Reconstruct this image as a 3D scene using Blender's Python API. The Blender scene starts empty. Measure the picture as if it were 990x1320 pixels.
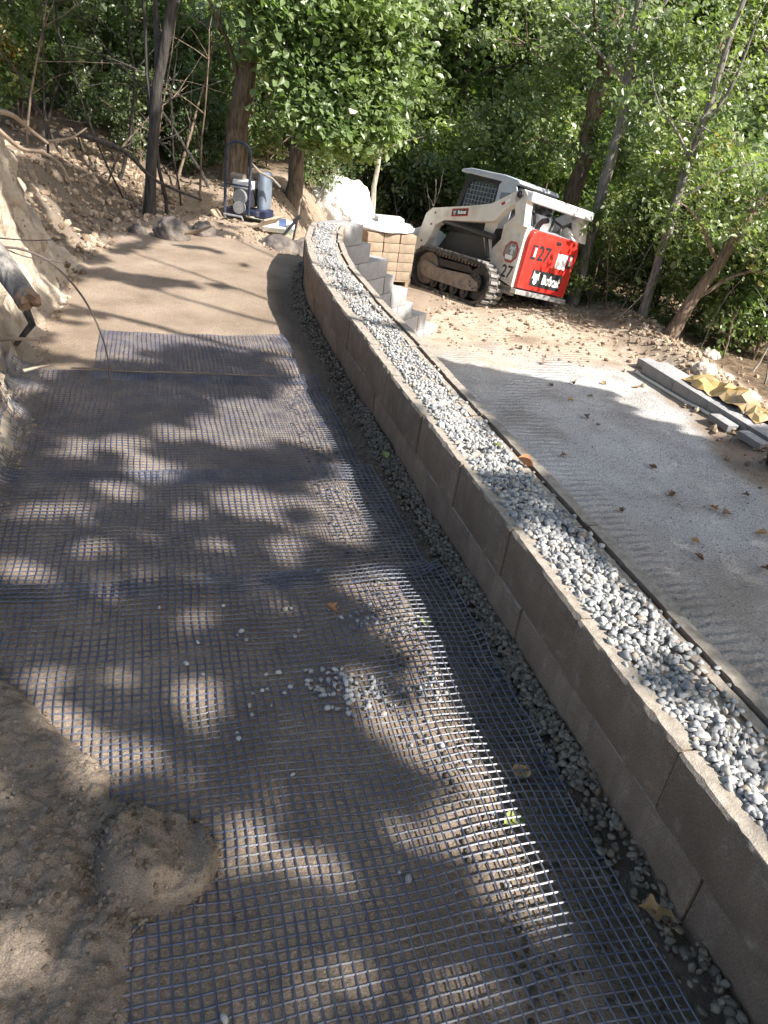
import bpy, bmesh, math, random
import numpy as np
from mathutils import Vector, Matrix

# ------------------------------------------------------------------ camera, sky, sun, exposure
random.seed(5); rng = np.random.default_rng(7)
scene = bpy.context.scene
COL = scene.collection
PITCH, ROLL, FPX, CZ = math.radians(28.6), math.radians(8.4), 990.0, 1.64
_F = np.array([0, math.cos(PITCH), -math.sin(PITCH)])
_U0 = np.array([0, math.sin(PITCH), math.cos(PITCH)]); _R0 = np.array([1.0, 0, 0])
_R = math.cos(ROLL)*_R0 + math.sin(ROLL)*_U0
_U = -math.sin(ROLL)*_R0 + math.cos(ROLL)*_U0
cam_d = bpy.data.cameras.new('camera'); cam = bpy.data.objects.new('camera', cam_d); COL.objects.link(cam)
cam.matrix_world = Matrix(((_R[0], _U[0], -_F[0], 0), (_R[1], _U[1], -_F[1], 0), (_R[2], _U[2], -_F[2], CZ), (0, 0, 0, 1)))
cam_d.sensor_fit = 'VERTICAL'; cam_d.sensor_height = 36; cam_d.lens = FPX/1320*36
cam_d.clip_start = .05; cam_d.clip_end = 800
scene.camera = cam

SUN_EL = math.radians(43); SUN_H = np.array([.87, -.50]); SUN_H = SUN_H/np.linalg.norm(SUN_H)
SUN = np.array([SUN_H[0]*math.cos(SUN_EL), SUN_H[1]*math.cos(SUN_EL), math.sin(SUN_EL)])
world = bpy.data.worlds.new('World'); scene.world = world; world.use_nodes = True
wn = world.node_tree.nodes; wl = world.node_tree.links; wn.clear()
sky = wn.new('ShaderNodeTexSky'); sky.sky_type = 'NISHITA'; sky.sun_disc = False
sky.dust_density = 3.0; sky.ozone_density = .6; sky.sun_elevation = SUN_EL; sky.sun_rotation = math.atan2(SUN_H[0], SUN_H[1])
bg = wn.new('ShaderNodeBackground'); bg.inputs[1].default_value = .135
wo = wn.new('ShaderNodeOutputWorld'); wl.new(sky.outputs[0], bg.inputs[0]); wl.new(bg.outputs[0], wo.inputs[0])
sun_d = bpy.data.lights.new('sun', 'SUN'); sun_d.energy = 5.0; sun_d.angle = math.radians(.53); sun_d.color = (1, .96, .90)
sun = bpy.data.objects.new('sun', sun_d); COL.objects.link(sun)
sun.rotation_euler = Vector(SUN).to_track_quat('Z', 'Y').to_euler(); sun.location = (20, -8, 30)
scene.view_settings.view_transform = 'Standard'; scene.view_settings.look = 'None'
scene.view_settings.exposure = 1.1; scene.view_settings.gamma = 1
scene.view_settings.use_curve_mapping = False

# ------------------------------------------------------------------ small maths
def ray(px, py):
    return _F + (px-495)/FPX*_R - (py-660)/FPX*_U
def at(px, py, z):
    d = ray(px, py); t = (z-CZ)/d[2]; return np.array([d[0]*t, d[1]*t, z])
def aty(px, py, Y):
    d = ray(px, py); t = Y/d[1]; return np.array([d[0]*t, Y, CZ+d[2]*t])
def sstep(t):
    t = np.clip(t, 0, 1); return t*t*(3-2*t)
def _h(i, j, s):
    v = np.sin(i*127.1 + j*311.7 + s*74.7)*43758.5453; return v-np.floor(v)
def vn(x, y, s=0):
    x = np.asarray(x, float); y = np.asarray(y, float)
    i = np.floor(x); j = np.floor(y); u = x-i; v = y-j; u = u*u*(3-2*u); v = v*v*(3-2*v)
    return (_h(i, j, s)*(1-u)+_h(i+1, j, s)*u)*(1-v) + (_h(i, j+1, s)*(1-u)+_h(i+1, j+1, s)*u)*v
def fbm(x, y, s=0, n=4):
    a, r, t = .5, 0, 0
    for k in range(n):
        r = r + a*vn(x*2**k, y*2**k, s+k*13); t += a; a *= .5
    return r/t*2-1          # -1..1

# ------------------------------------------------------------------ materials
MATS = {}
def nmat(name):
    m = bpy.data.materials.new(name); m.use_nodes = True; MATS[name] = m
    nt = m.node_tree; return m, nt, nt.nodes['Principled BSDF']
def N(nt, t, **kw):
    n = nt.nodes.new(t)
    for k, v in kw.items(): setattr(n, k, v)
    return n
def noise(nt, scale, detail=6, coord='Object', rough=.6):
    tc = N(nt, 'ShaderNodeTexCoord'); n = N(nt, 'ShaderNodeTexNoise')
    n.inputs['Scale'].default_value = scale; n.inputs['Detail'].default_value = detail; n.inputs['Roughness'].default_value = rough
    nt.links.new(tc.outputs[coord], n.inputs['Vector']); return n.outputs['Fac']
def ramp(nt, fac, stops):
    r = N(nt, 'ShaderNodeValToRGB'); e = r.color_ramp.elements
    while len(e) < len(stops): e.new(.5)
    for k, (p, c) in enumerate(stops):
        e[k].position = p; e[k].color = (*c, 1)
    nt.links.new(fac, r.inputs[0]); return r.outputs[0]
def mix(nt, fac, a, b, mode='MIX'):
    m = N(nt, 'ShaderNodeMix', data_type='RGBA', blend_type=mode)
    for sock, v in zip((m.inputs[0], m.inputs[6], m.inputs[7]), (fac, a, b)):
        if isinstance(v, (int, float)): sock.default_value = v
        elif isinstance(v, tuple): sock.default_value = (*v, 1)
        else: nt.links.new(v, sock)
    return m.outputs[2]
def bump(nt, b, h, strength, dist=.01):
    n = N(nt, 'ShaderNodeBump'); n.inputs['Strength'].default_value = strength; n.inputs['Distance'].default_value = dist
    nt.links.new(h, n.inputs['Height']); nt.links.new(n.outputs[0], b.inputs['Normal'])
def math_n(nt, op, a, b):
    m = N(nt, 'ShaderNodeMath', operation=op)
    for s, v in zip(m.inputs, (a, b)):
        if isinstance(v, (int, float)): s.default_value = v
        else: nt.links.new(v, s)
    return m.outputs[0]
def simple(name, col, rough=.6, var=.25, scale=8, metal=0, bmp=.15, bscale=60, dirt=None, spec=.5, dist=.004):
    m, nt, b = nmat(name)
    lo = tuple(c*(1-var) for c in col); hi = tuple(min(1, c*(1+var)) for c in col)
    c = ramp(nt, noise(nt, scale), [(.3, lo), (.7, hi)])
    if dirt:
        c = mix(nt, ramp(nt, noise(nt, scale*.6, 9), [(.45, (0, 0, 0)), (.72, (1, 1, 1))]), c, dirt)
    nt.links.new(c, b.inputs['Base Color'])
    b.inputs['Roughness'].default_value = rough; b.inputs['Metallic'].default_value = metal
    b.inputs['Specular IOR Level'].default_value = spec
    if bmp: bump(nt, b, noise(nt, bscale, 5), bmp, dist)
    return m

def ground_mat():
    m, nt, b = nmat('ground_soil')
    def attr(n):
        a = N(nt, 'ShaderNodeAttribute', attribute_name=n); return a.outputs['Fac']
    soil = ramp(nt, noise(nt, 2.2, 8), [(.28, (.235, .178, .128)), (.5, (.335, .26, .195)), (.75, (.42, .335, .255))])
    grit = ramp(nt, noise(nt, 120, 3), [(.3, (.62, .6, .58)), (.62, (1, 1, 1)), (.8, (1.3, 1.3, 1.3))])
    soil = mix(nt, 1.0, soil, grit, 'MULTIPLY')
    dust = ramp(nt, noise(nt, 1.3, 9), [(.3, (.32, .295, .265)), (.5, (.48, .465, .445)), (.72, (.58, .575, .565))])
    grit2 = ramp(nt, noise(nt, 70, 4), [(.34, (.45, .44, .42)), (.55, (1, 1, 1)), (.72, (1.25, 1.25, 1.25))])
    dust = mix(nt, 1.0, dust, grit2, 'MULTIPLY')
    clay = ramp(nt, noise(nt, 5, 9, rough=.7), [(.3, (.34, .26, .18)), (.5, (.54, .45, .35)), (.7, (.66, .58, .48))])
    litter = ramp(nt, noise(nt, 9, 10, rough=.75), [(.3, (.035, .026, .018)), (.5, (.12, .085, .055)), (.68, (.24, .17, .11))])
    darker = ramp(nt, noise(nt, 26, 8, rough=.7), [(.3, (.085, .066, .05)), (.7, (.16, .125, .095))])  # dark soil colour; also carries the painted shade of the bank slope
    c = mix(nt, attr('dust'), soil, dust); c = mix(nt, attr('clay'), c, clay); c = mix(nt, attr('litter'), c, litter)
    c = mix(nt, attr('darker'), c, darker)
    nt.links.new(c, b.inputs['Base Color']); b.inputs['Roughness'].default_value = .92
    b.inputs['Specular IOR Level'].default_value = .15
    h = math_n(nt, 'ADD', math_n(nt, 'MULTIPLY', noise(nt, 45, 6), .6), math_n(nt, 'MULTIPLY', noise(nt, 160, 4), .5))
    wv = N(nt, 'ShaderNodeTexWave', wave_type='BANDS', bands_direction='Y', wave_profile='SIN')
    wv.inputs['Scale'].default_value = 3.4; wv.inputs['Distortion'].default_value = 3.5; wv.inputs['Detail'].default_value = 3; wv.inputs['Detail Scale'].default_value = 2.5
    tc = N(nt, 'ShaderNodeTexCoord'); mp = N(nt, 'ShaderNodeMapping'); mp.inputs['Rotation'].default_value = (0, 0, -.34)
    nt.links.new(tc.outputs['Object'], mp.inputs[0]); nt.links.new(mp.outputs[0], wv.inputs['Vector'])
    h = math_n(nt, 'ADD', h, math_n(nt, 'MULTIPLY', math_n(nt, 'MULTIPLY', wv.outputs['Fac'], attr('lane')), 1.5))
    h = math_n(nt, 'ADD', h, math_n(nt, 'MULTIPLY', math_n(nt, 'MULTIPLY', noise(nt, 14, 7, rough=.7), attr('clay')), 5))
    bump(nt, b, h, .8, .014)
    return m
ground_mat()

def block_mat(name, lo, hi, dustc):
    m, nt, b = nmat(name)
    c = ramp(nt, noise(nt, 7, 8), [(.3, lo), (.7, hi)])
    oi = N(nt, 'ShaderNodeObjectInfo')
    c = mix(nt, 1.0, c, ramp(nt, oi.outputs['Random'], [(0, (.86, .86, .86)), (1, (1.1, 1.07, 1.05))]), 'MULTIPLY')
    c = mix(nt, 1.0, c, ramp(nt, noise(nt, 230, 3), [(.3, (.6, .6, .6)), (.55, (1, 1, 1)), (.75, (1.35, 1.35, 1.35))]), 'MULTIPLY')
    # pale scuffs and smears
    c = mix(nt, ramp(nt, noise(nt, 16, 9, rough=.7), [(.56, (0, 0, 0)), (.78, (.6, .6, .6))]), c, dustc)
    # dust lying on the flat top
    g = N(nt, 'ShaderNodeNewGeometry'); sx = N(nt, 'ShaderNodeSeparateXYZ'); nt.links.new(g.outputs['Normal'], sx.inputs[0])
    up = ramp(nt, sx.outputs[2], [(.45, (0, 0, 0)), (.8, (.85, .85, .85))])
    c = mix(nt, up, c, mix(nt, 1.0, dustc, ramp(nt, noise(nt, 35, 8), [(.3, (.6, .58, .55)), (.65, (1.05, 1.05, 1.05))]), 'MULTIPLY'))
    nt.links.new(c, b.inputs['Base Color']); b.inputs['Roughness'].default_value = .9; b.inputs['Specular IOR Level'].default_value = .2
    bump(nt, b, math_n(nt, 'ADD', noise(nt, 220, 3), math_n(nt, 'MULTIPLY', noise(nt, 30, 6), 1.3)), .7, .005)
    return m
block_mat('block_tan', (.20, .147, .106), (.28, .21, .152), (.44, .39, .33))
block_mat('block_grey', (.28, .277, .277), (.40, .395, .39), (.40, .395, .39))
block_mat('block_slab', (.24, .23, .225), (.31, .30, .29), (.42, .41, .41))

def stone_mat(name, stops, rough=.75, bs=80):
    m, nt, b = nmat(name)
    a = N(nt, 'ShaderNodeAttribute', attribute_name='tint')
    c = ramp(nt, a.outputs['Fac'], stops)
    c = mix(nt, 1.0, c, ramp(nt, noise(nt, bs, 5), [(.3, (.72, .71, .69)), (.65, (1.08, 1.08, 1.08))]), 'MULTIPLY')
    nt.links.new(c, b.inputs['Base Color']); b.inputs['Roughness'].default_value = rough
    b.inputs['Specular IOR Level'].default_value = .3
    bump(nt, b, noise(nt, bs*3, 3), .3, .003)
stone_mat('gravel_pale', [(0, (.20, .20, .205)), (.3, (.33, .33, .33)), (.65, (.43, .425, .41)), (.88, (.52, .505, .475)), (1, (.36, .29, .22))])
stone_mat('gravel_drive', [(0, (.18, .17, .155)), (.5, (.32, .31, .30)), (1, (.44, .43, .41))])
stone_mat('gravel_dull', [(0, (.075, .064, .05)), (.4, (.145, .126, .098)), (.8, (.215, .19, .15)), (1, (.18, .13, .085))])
stone_mat('clod_damp', [(0, (.12, .09, .065)), (.5, (.20, .155, .115)), (1, (.30, .24, .185))], .95, 40)
stone_mat('clod', [(0, (.17, .12, .08)), (.5, (.31, .235, .165)), (1, (.46, .37, .275))], .95, 30)

def leaf_mat(name, stops, trans=.42):
    m, nt, b = nmat(name)
    a = N(nt, 'ShaderNodeAttribute', attribute_name='tint')
    c = ramp(nt, a.outputs['Fac'], stops)
    oi = N(nt, 'ShaderNodeObjectInfo')
    c = mix(nt, 1.0, c, ramp(nt, oi.outputs['Random'], [(0, (.8, .85, .8)), (1, (1.2, 1.12, 1.0))]), 'MULTIPLY')
    nt.links.new(c, b.inputs['Base Color']); b.inputs['Roughness'].default_value = .36; b.inputs['Specular IOR Level'].default_value = .8
    t = N(nt, 'ShaderNodeBsdfTranslucent')
    nt.links.new(mix(nt, 1.0, c, (1.5, 1.7, .7), 'MULTIPLY'), t.inputs[0])
    ms = N(nt, 'ShaderNodeMixShader'); ms.inputs[0].default_value = trans
    nt.links.new(b.outputs[0], ms.inputs[1]); nt.links.new(t.outputs[0], ms.inputs[2])
    nt.links.new(ms.outputs[0], nt.nodes['Material Output'].inputs[0])
leaf_mat('leaf_bright', [(0, (.10, .15, .06)), (.5, (.20, .265, .115)), (.92, (.29, .355, .19)), (1, (.32, .30, .08))])
leaf_mat('leaf_mid', [(0, (.08, .115, .055)), (.5, (.175, .225, .11)), (.9, (.26, .31, .165)), (1, (.26, .23, .06))])
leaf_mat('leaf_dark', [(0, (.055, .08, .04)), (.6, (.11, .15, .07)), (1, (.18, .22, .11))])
leaf_mat('leaf_warm', [(0, (.06, .11, .03)), (.5, (.13, .18, .05)), (.8, (.25, .20, .06)), (1, (.36, .19, .06))])

def bark_mat(name, lo, hi):
    m, nt, b = nmat(name)
    tc = N(nt, 'ShaderNodeTexCoord'); mp = N(nt, 'ShaderNodeMapping'); mp.inputs['Scale'].default_value = (1, 1, .18)
    nt.links.new(tc.outputs['Object'], mp.inputs[0])
    n = N(nt, 'ShaderNodeTexNoise'); n.inputs['Scale'].default_value = 32; n.inputs['Detail'].default_value = 8
    nt.links.new(mp.outputs[0], n.inputs['Vector'])
    c = ramp(nt, n.outputs['Fac'], [(.32, lo), (.68, hi)])
    nt.links.new(c, b.inputs['Base Color']); b.inputs['Roughness'].default_value = .9
    bump(nt, b, n.outputs['Fac'], .9, .03)
bark_mat('bark_brown', (.075, .052, .036), (.26, .19, .135))
bark_mat('bark_dark', (.018, .016, .014), (.065, .055, .048))
bark_mat('bark_pale', (.26, .22, .17), (.52, .46, .38))
bark_mat('bark_grey', (.10, .09, .085), (.30, .27, .24))

simple('white_paint', (.70, .66, .59), .5, .07, 3.2, dirt=(.40, .32, .245), bmp=.1)
simple('bright_white', (.80, .80, .80), .4, .04, 5, bmp=.04)
simple('red_paint', (.50, .026, .018), .38, .08, 4, bmp=.04, dirt=(.44, .07, .045))
simple('black_rubber', (.035, .034, .033), .8, .3, 20, dirt=(.17, .145, .12))
simple('dusty_rubber', (.21, .195, .18), .9, .35, 22, dirt=(.09, .08, .075))
simple('track_steel', (.20, .165, .14), .75, .3, 15, dirt=(.32, .26, .20))
simple('dark_metal', (.03, .03, .032), .5, .3, 20)
simple('black_plastic', (.018, .018, .02), .45, .3, 15)
simple('cab_grey', (.15, .17, .21), .35, .12, 6, bmp=.04)
simple('roof_grey', (.40, .43, .48), .35, .1, 6, bmp=.04)
simple('bucket_brown', (.30, .215, .15), .8, .3, 10, dirt=(.42, .34, .26))
simple('steel_light', (.48, .48, .48), .4, .2, 15, metal=.6)
simple('blue_paint', (.022, .028, .06), .45, .25, 15, dirt=(.07, .07, .08))
simple('tank_blue', (.15, .18, .22), .5, .2, 10)
simple('sticker_white', (.82, .82, .80), .5, .03, 5, bmp=0)
simple('decal_black', (.02, .02, .022), .5, .1, 8, bmp=0)
simple('decal_red', (.40, .03, .025), .5, .1, 8, bmp=0)
simple('decal_grey', (.22, .21, .18), .5, .1, 8, bmp=0)
simple('lamp_red', (.35, .015, .02), .2, .1, 8, bmp=0)
simple('lamp_clear', (.62, .62, .66), .2, .1, 8, bmp=0)
simple('amber', (.75, .22, .03), .3, .1, 8, bmp=0)
simple('geogrid', (.055, .064, .105), .42, .35, 14, bmp=.2, bscale=150, dirt=(.19, .18, .175), spec=.8)
simple('bag_white', (.62, .61, .60), .55, .08, 6, bmp=1.0, bscale=9, dist=.05)
simple('sack_paper', (.66, .65, .62), .8, .1, 6, bmp=.3, bscale=25, dist=.01)
simple('sack_green', (.16, .34, .27), .7, .15, 6)
simple('sack_blue', (.07, .10, .22), .7, .15, 6)
simple('paver_tan', (.30, .23, .165), .9, .2, 12, bmp=.4)
simple('pallet_wood', (.30, .225, .15), .85, .3, 8, bmp=.4)
simple('yellow_sheet', (.50, .33, .12), .7, .15, 5, bmp=.2, bscale=12, dirt=(.42, .33, .22))
simple('pipe_white', (.60, .58, .50), .5, .1, 8)
simple('green_plastic', (.03, .16, .07), .45, .15, 8)
simple('log_wood', (.27, .17, .11), .85, .45, 30, bmp=.5)
simple('twig', (.13, .10, .085), .85, .35, 20)
simple('twig_pale', (.42, .34, .25), .85, .3, 20)
simple('root', (.24, .18, .125), .85, .3, 12, bmp=.5, bscale=30, dist=.01)
simple('pink_tape', (.70, .10, .22), .5, .1, 8, bmp=0)
simple('leaf_orange', (.42, .19, .075), .7, .3, 30, bmp=.3)
simple('leaf_brown_orange', (.30, .135, .06), .75, .3, 30, bmp=.3)
simple('leaf_tan', (.46, .30, .14), .75, .25, 25, bmp=.3)
simple('leaf_fallen_green', (.24, .26, .08), .7, .25, 25, bmp=.3)
simple('leaf_brown', (.17, .105, .06), .8, .3, 25, bmp=.3)
simple('rock_dark', (.10, .085, .075), .95, .4, 9, bmp=.7, bscale=18, dist=.03, dirt=(.24, .20, .165))
simple('rock_pale', (.42, .37, .31), .95, .2, 9, bmp=.6, bscale=18, dist=.02)
simple('siding', (.62, .64, .68), .7, .1, 4)
simple('shingle', (.24, .25, .29), .8, .15, 6)
def sand_mat():
    m, nt, b = nmat('sand')
    c = ramp(nt, noise(nt, 9, 8), [(.3, (.21, .165, .125)), (.7, (.33, .265, .205))])
    c = mix(nt, 1.0, c, ramp(nt, noise(nt, 260, 3), [(.3, (.6, .6, .6)), (.55, (1, 1, 1)), (.75, (1.4, 1.4, 1.4))]), 'MULTIPLY')
    nt.links.new(c, b.inputs['Base Color']); b.inputs['Roughness'].default_value = .95; b.inputs['Specular IOR Level'].default_value = .15
    bump(nt, b, math_n(nt, 'ADD', noise(nt, 300, 3), noise(nt, 90, 6)), .8, .006)
sand_mat()
def glass_mat():
    m, nt, b = nmat('cab_glass')
    b.inputs['Base Color'].default_value = (.12, .15, .15, 1); b.inputs['Roughness'].default_value = .12
    b.inputs['Alpha'].default_value = .55
glass_mat()

# ------------------------------------------------------------------ mesh helpers
def tag(o, label=None, cat=None, group=None, kind=None):
    if label: o['label'] = label
    if cat: o['category'] = cat
    if group: o['group'] = group
    if kind: o['kind'] = kind
    return o
def link(name, me, mat=None, parent=None, loc=None, rot=None):
    o = bpy.data.objects.new(name, me); COL.objects.link(o)
    if mat and me is not None and not me.materials: me.materials.append(MATS[mat])
    if parent: o.parent = parent
    if loc is not None: o.location = loc
    if rot is not None: o.rotation_euler = rot
    return o
def thing(name, label, cat, loc=(0, 0, 0), rotz=0, group=None):
    o = bpy.data.objects.new(name, None); COL.objects.link(o); o.location = loc; o.rotation_euler = (0, 0, rotz)
    o.empty_display_size = .1
    return tag(o, label, cat, group)
def np_mesh(name, V, Fs, smooth=False, attrs=None):
    """V (n,3); Fs (m,k) of equal-sided faces, or a list of such arrays"""
    if not isinstance(Fs, list): Fs = [Fs]
    me = bpy.data.meshes.new(name); V = np.asarray(V, np.float32)
    nl = sum(f.size for f in Fs); nf = sum(len(f) for f in Fs)
    me.vertices.add(len(V)); me.vertices.foreach_set('co', V.ravel())
    me.loops.add(nl); me.loops.foreach_set('vertex_index', np.concatenate([f.ravel() for f in Fs]).astype(np.int32))
    me.polygons.add(nf)
    tot = np.concatenate([np.full(len(f), f.shape[1]) for f in Fs]); st = np.r_[0, np.cumsum(tot)[:-1]]
    me.polygons.foreach_set('loop_start', st.astype(np.int32))
    me.polygons.foreach_set('use_smooth', np.full(nf, smooth))
    for k, (dom, v) in (attrs or {}).items():
        a = me.attributes.new(k, 'FLOAT', dom); a.data.foreach_set('value', np.asarray(v, np.float32))
    me.update(calc_edges=True); return me
class MB:
    def __init__(s): s.v = []; s.f = []; s.m = Matrix.Identity(4)
    def add(s, vs, fs):
        k = len(s.v); s.v += [tuple(s.m @ Vector(p)) for p in vs]; s.f += [tuple(i+k for i in f) for f in fs]; return s
    def box(s, c, d, rot=None):
        x, y, z = d[0]/2, d[1]/2, d[2]/2
        vs = [(i*x, j*y, k*z) for k in (-1, 1) for j in (-1, 1) for i in (-1, 1)]
        M = Matrix.Translation(c) @ (rot.to_4x4() if rot is not None else Matrix.Identity(4))
        return s.add([M @ Vector(p) for p in vs], [(0, 2, 3, 1), (4, 5, 7, 6), (0, 1, 5, 4), (2, 6, 7, 3), (0, 4, 6, 2), (1, 3, 7, 5)])
    def prism(s, poly, a, b, axis='y'):
        n = len(poly)
        def P(u, w, t): return {'y': (u, t, w), 'x': (t, u, w), 'z': (u, w, t)}[axis]
        vs = [P(u, w, a) for u, w in poly]+[P(u, w, b) for u, w in poly]
        fs = [tuple(range(n)), tuple(range(2*n-1, n-1, -1))]+[(i, i+n, (i+1) % n+n, (i+1) % n) for i in range(n)]
        return s.add(vs, fs)
    def tube(s, pts, rad, n=8, caps=True):
        pts = [Vector(p) for p in pts]; m = len(pts)
        if not hasattr(rad, '__len__'): rad = [rad]*m
        t0 = (pts[1]-pts[0]).normalized(); up = Vector((0, 0, 1)) if abs(t0.z) < .9 else Vector((1, 0, 0))
        a = t0.cross(up).normalized(); vs = []
        for i, p in enumerate(pts):
            t = (pts[min(i+1, m-1)]-pts[max(i-1, 0)]).normalized()
            a = (a-t*a.dot(t)).normalized(); b = t.cross(a)
            for k in range(n):
                q = 2*math.pi*k/n; vs.append(p+(a*math.cos(q)+b*math.sin(q))*rad[i])
        fs = [(i*n+k, i*n+(k+1) % n, (i+1)*n+(k+1) % n, (i+1)*n+k) for i in range(m-1) for k in range(n)]
        if caps: fs += [tuple(range(n-1, -1, -1)), tuple((m-1)*n+k for k in range(n))]
        return s.add(vs, fs)
    def cyl(s, c, r, h, axis='z', n=20):
        d = {'x': Vector((h/2, 0, 0)), 'y': Vector((0, h/2, 0)), 'z': Vector((0, 0, h/2))}[axis]
        return s.tube([Vector(c)-d, Vector(c)+d], r, n)
    def mesh(s, name, smooth=False, bevel=0, seg=2):
        me = bpy.data.meshes.new(name); me.from_pydata(s.v, [], s.f)
        bm = bmesh.new(); bm.from_mesh(me)
        bmesh.ops.recalc_face_normals(bm, faces=bm.faces)
        if bevel:
            es = [e for e in bm.edges if len(e.link_faces) == 2 and e.calc_face_angle(0) > .6]
            bmesh.ops.bevel(bm, geom=es, offset=bevel, segments=seg, affect='EDGES', profile=.6, clamp_overlap=True)
        for f in bm.faces: f.smooth = smooth
        bm.to_mesh(me); bm.free()
        if smooth: me.set_sharp_from_angle(angle=math.radians(38))
        return me
    def build(s, name, mat, parent=None, smooth=False, bevel=0, seg=2, loc=None, rot=None):
        return link(name, s.mesh(name, smooth, bevel, seg), mat, parent, loc, rot)
def copy_tree(o, parent=None):
    c = o.copy(); COL.objects.link(c); c.parent = parent
    for ch in list(o.children): copy_tree(ch, c)
    return c
def text_mesh(body, size, bold=.0, sx=1.0):
    cu = bpy.data.curves.new('lettering', 'FONT'); cu.body = body; cu.size = size; cu.extrude = .0015; cu.offset = bold
    cu.align_x = 'CENTER'; cu.align_y = 'CENTER'; cu.resolution_u = 3
    o = bpy.data.objects.new('lettering', cu); COL.objects.link(o)
    me = bpy.data.meshes.new_from_object(o.evaluated_get(bpy.context.evaluated_depsgraph_get()))
    bpy.data.objects.remove(o)
    for v in me.vertices: v.co.x *= sx
    return me
def frame_mat(o, right, up):
    r = Vector(right).normalized(); u = Vector(up); u = (u-r*u.dot(r)).normalized(); n = r.cross(u)
    return Matrix(((r[0], u[0], n[0], o[0]), (r[1], u[1], n[1], o[1]), (r[2], u[2], n[2], o[2]), (0, 0, 0, 1)))

# ------------------------------------------------------------------ terrain
CB = np.array([(-4, 2.645), (-1.5, 1.77), (1.35, .77), (3.25, .11), (5.2, -.555), (6.2, -.86), (7.0, -1.03), (7.8, -1.12), (8.1, -1.12),
               (9.0, -.70), (10.4, 0.0), (12, .3), (90, .3)])
def cb(y): return np.interp(y, CB[:, 0], CB[:, 1])         # x of the wall's fill-side face
WALLD = .34
XF = np.array([(-4, -2.2), (0, -1.6), (1.5, -1.5), (2.3, -1.50), (3.2, -1.78), (4.0, -2.08), (4.6, -2.35), (5.6, -2.62), (6.6, -2.95), (8, -3.1), (9, -3.15), (10, -3.1), (12, -3.3), (14, -4.5), (90, -6)])
HB = np.array([(-4, .3), (1.5, .35), (2.4, .5), (3.2, .62), (4.0, .72), (4.8, .95), (5.6, 1.08), (6.6, 1.0), (8, .72), (9.2, .55), (10.5, .5), (14, .5), (90, .5)])
BW = np.array([(-4, .5), (2, .3), (4.4, .26), (5.6, .45), (6.6, .9), (8, 1.5), (10, 1.6), (90, 2.5)])
def common(x, y):
    z = fbm(x*.9, y*.9, 3)*.02
    # loose dirt bank under the machine, rolled to the right
    w = np.exp(-(((x-1.3)/1.5)**2+((y-12.1)/1.3)**2)); z = z + w*.10
    # berm along the right edge of the drive
    xb = 3.85+.11*(8.5-y); w = np.exp(-((x-xb)/.40)**2)*sstep((y-4)/2)*sstep((15-y)/2)
    z = z + w*(.20+.10*fbm(x*2.2, y*2.2, 31))
    d = np.maximum(0, x-xb-.3); z = z - .10*sstep(d/2.5)*sstep((y-2)/3)
    w = sstep((y-13)/3); z = z + w*.12*fbm(x*.6, y*.6, 9)
    z = z + .16*np.maximum(0, y-22) + .05*np.maximum(0, -x-6)
    return z
def hleft(x, y):
    ze = -1.12*sstep((y-8.15)/2.1)
    zl = .28*sstep((y-9.7)/1.3)
    w = sstep((x+2.3)/1.5)*sstep((y-8.0)/.5)
    base = (1-w)*zl + w*ze
    base = base + .018*fbm(x*1.4, y*1.4, 1) + .006*fbm(x*7, y*7, 2)
    d = np.interp(y, XF[:, 0], XF[:, 1]) + .12*fbm(y*1.8, x*.5, 5) + .04*fbm(y*7, x*7, 6) - x
    hb = np.interp(y, HB[:, 0], HB[:, 1])*(1+.18*fbm(x*1.1, y*1.1, 8)); bw = np.interp(y, BW[:, 0], BW[:, 1])
    t = np.clip(d/bw, 0, 1)
    bank = hb*(sstep(t)*.9+.1*t) + .07*np.maximum(0, d-bw)
    rough = np.where(d > -.15, sstep((d+.15)/.3), 0)
    base = base + bank + rough*(.10*fbm(x*2.6, y*2.6, 12, 5)+.045*fbm(x*9, y*9, 14, 3))*sstep((y-1.2)/1.5)
    # cast up loose soil near the compactor
    m = np.exp(-(((x+2.1)/1.0)**2+((y-9.3)/.5)**2)); base = base + m*.07*(1+fbm(x*5, y*5, 15))
    return base + common(x, y)*sstep((y-9)/2)
def hright(x, y):
    z = -1.12 + common(x, y)
    z = z + .012*fbm(x*5, y*5, 21)*(1-sstep((y-9)/2))
    return z
def ground_z(x, y):
    x = np.asarray(x, float); y = np.asarray(y, float)
    return np.where(x < cb(y)+.15, hleft(x, y), hright(x, y))
def gz(x, y): return float(ground_z(x, y))

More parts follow.
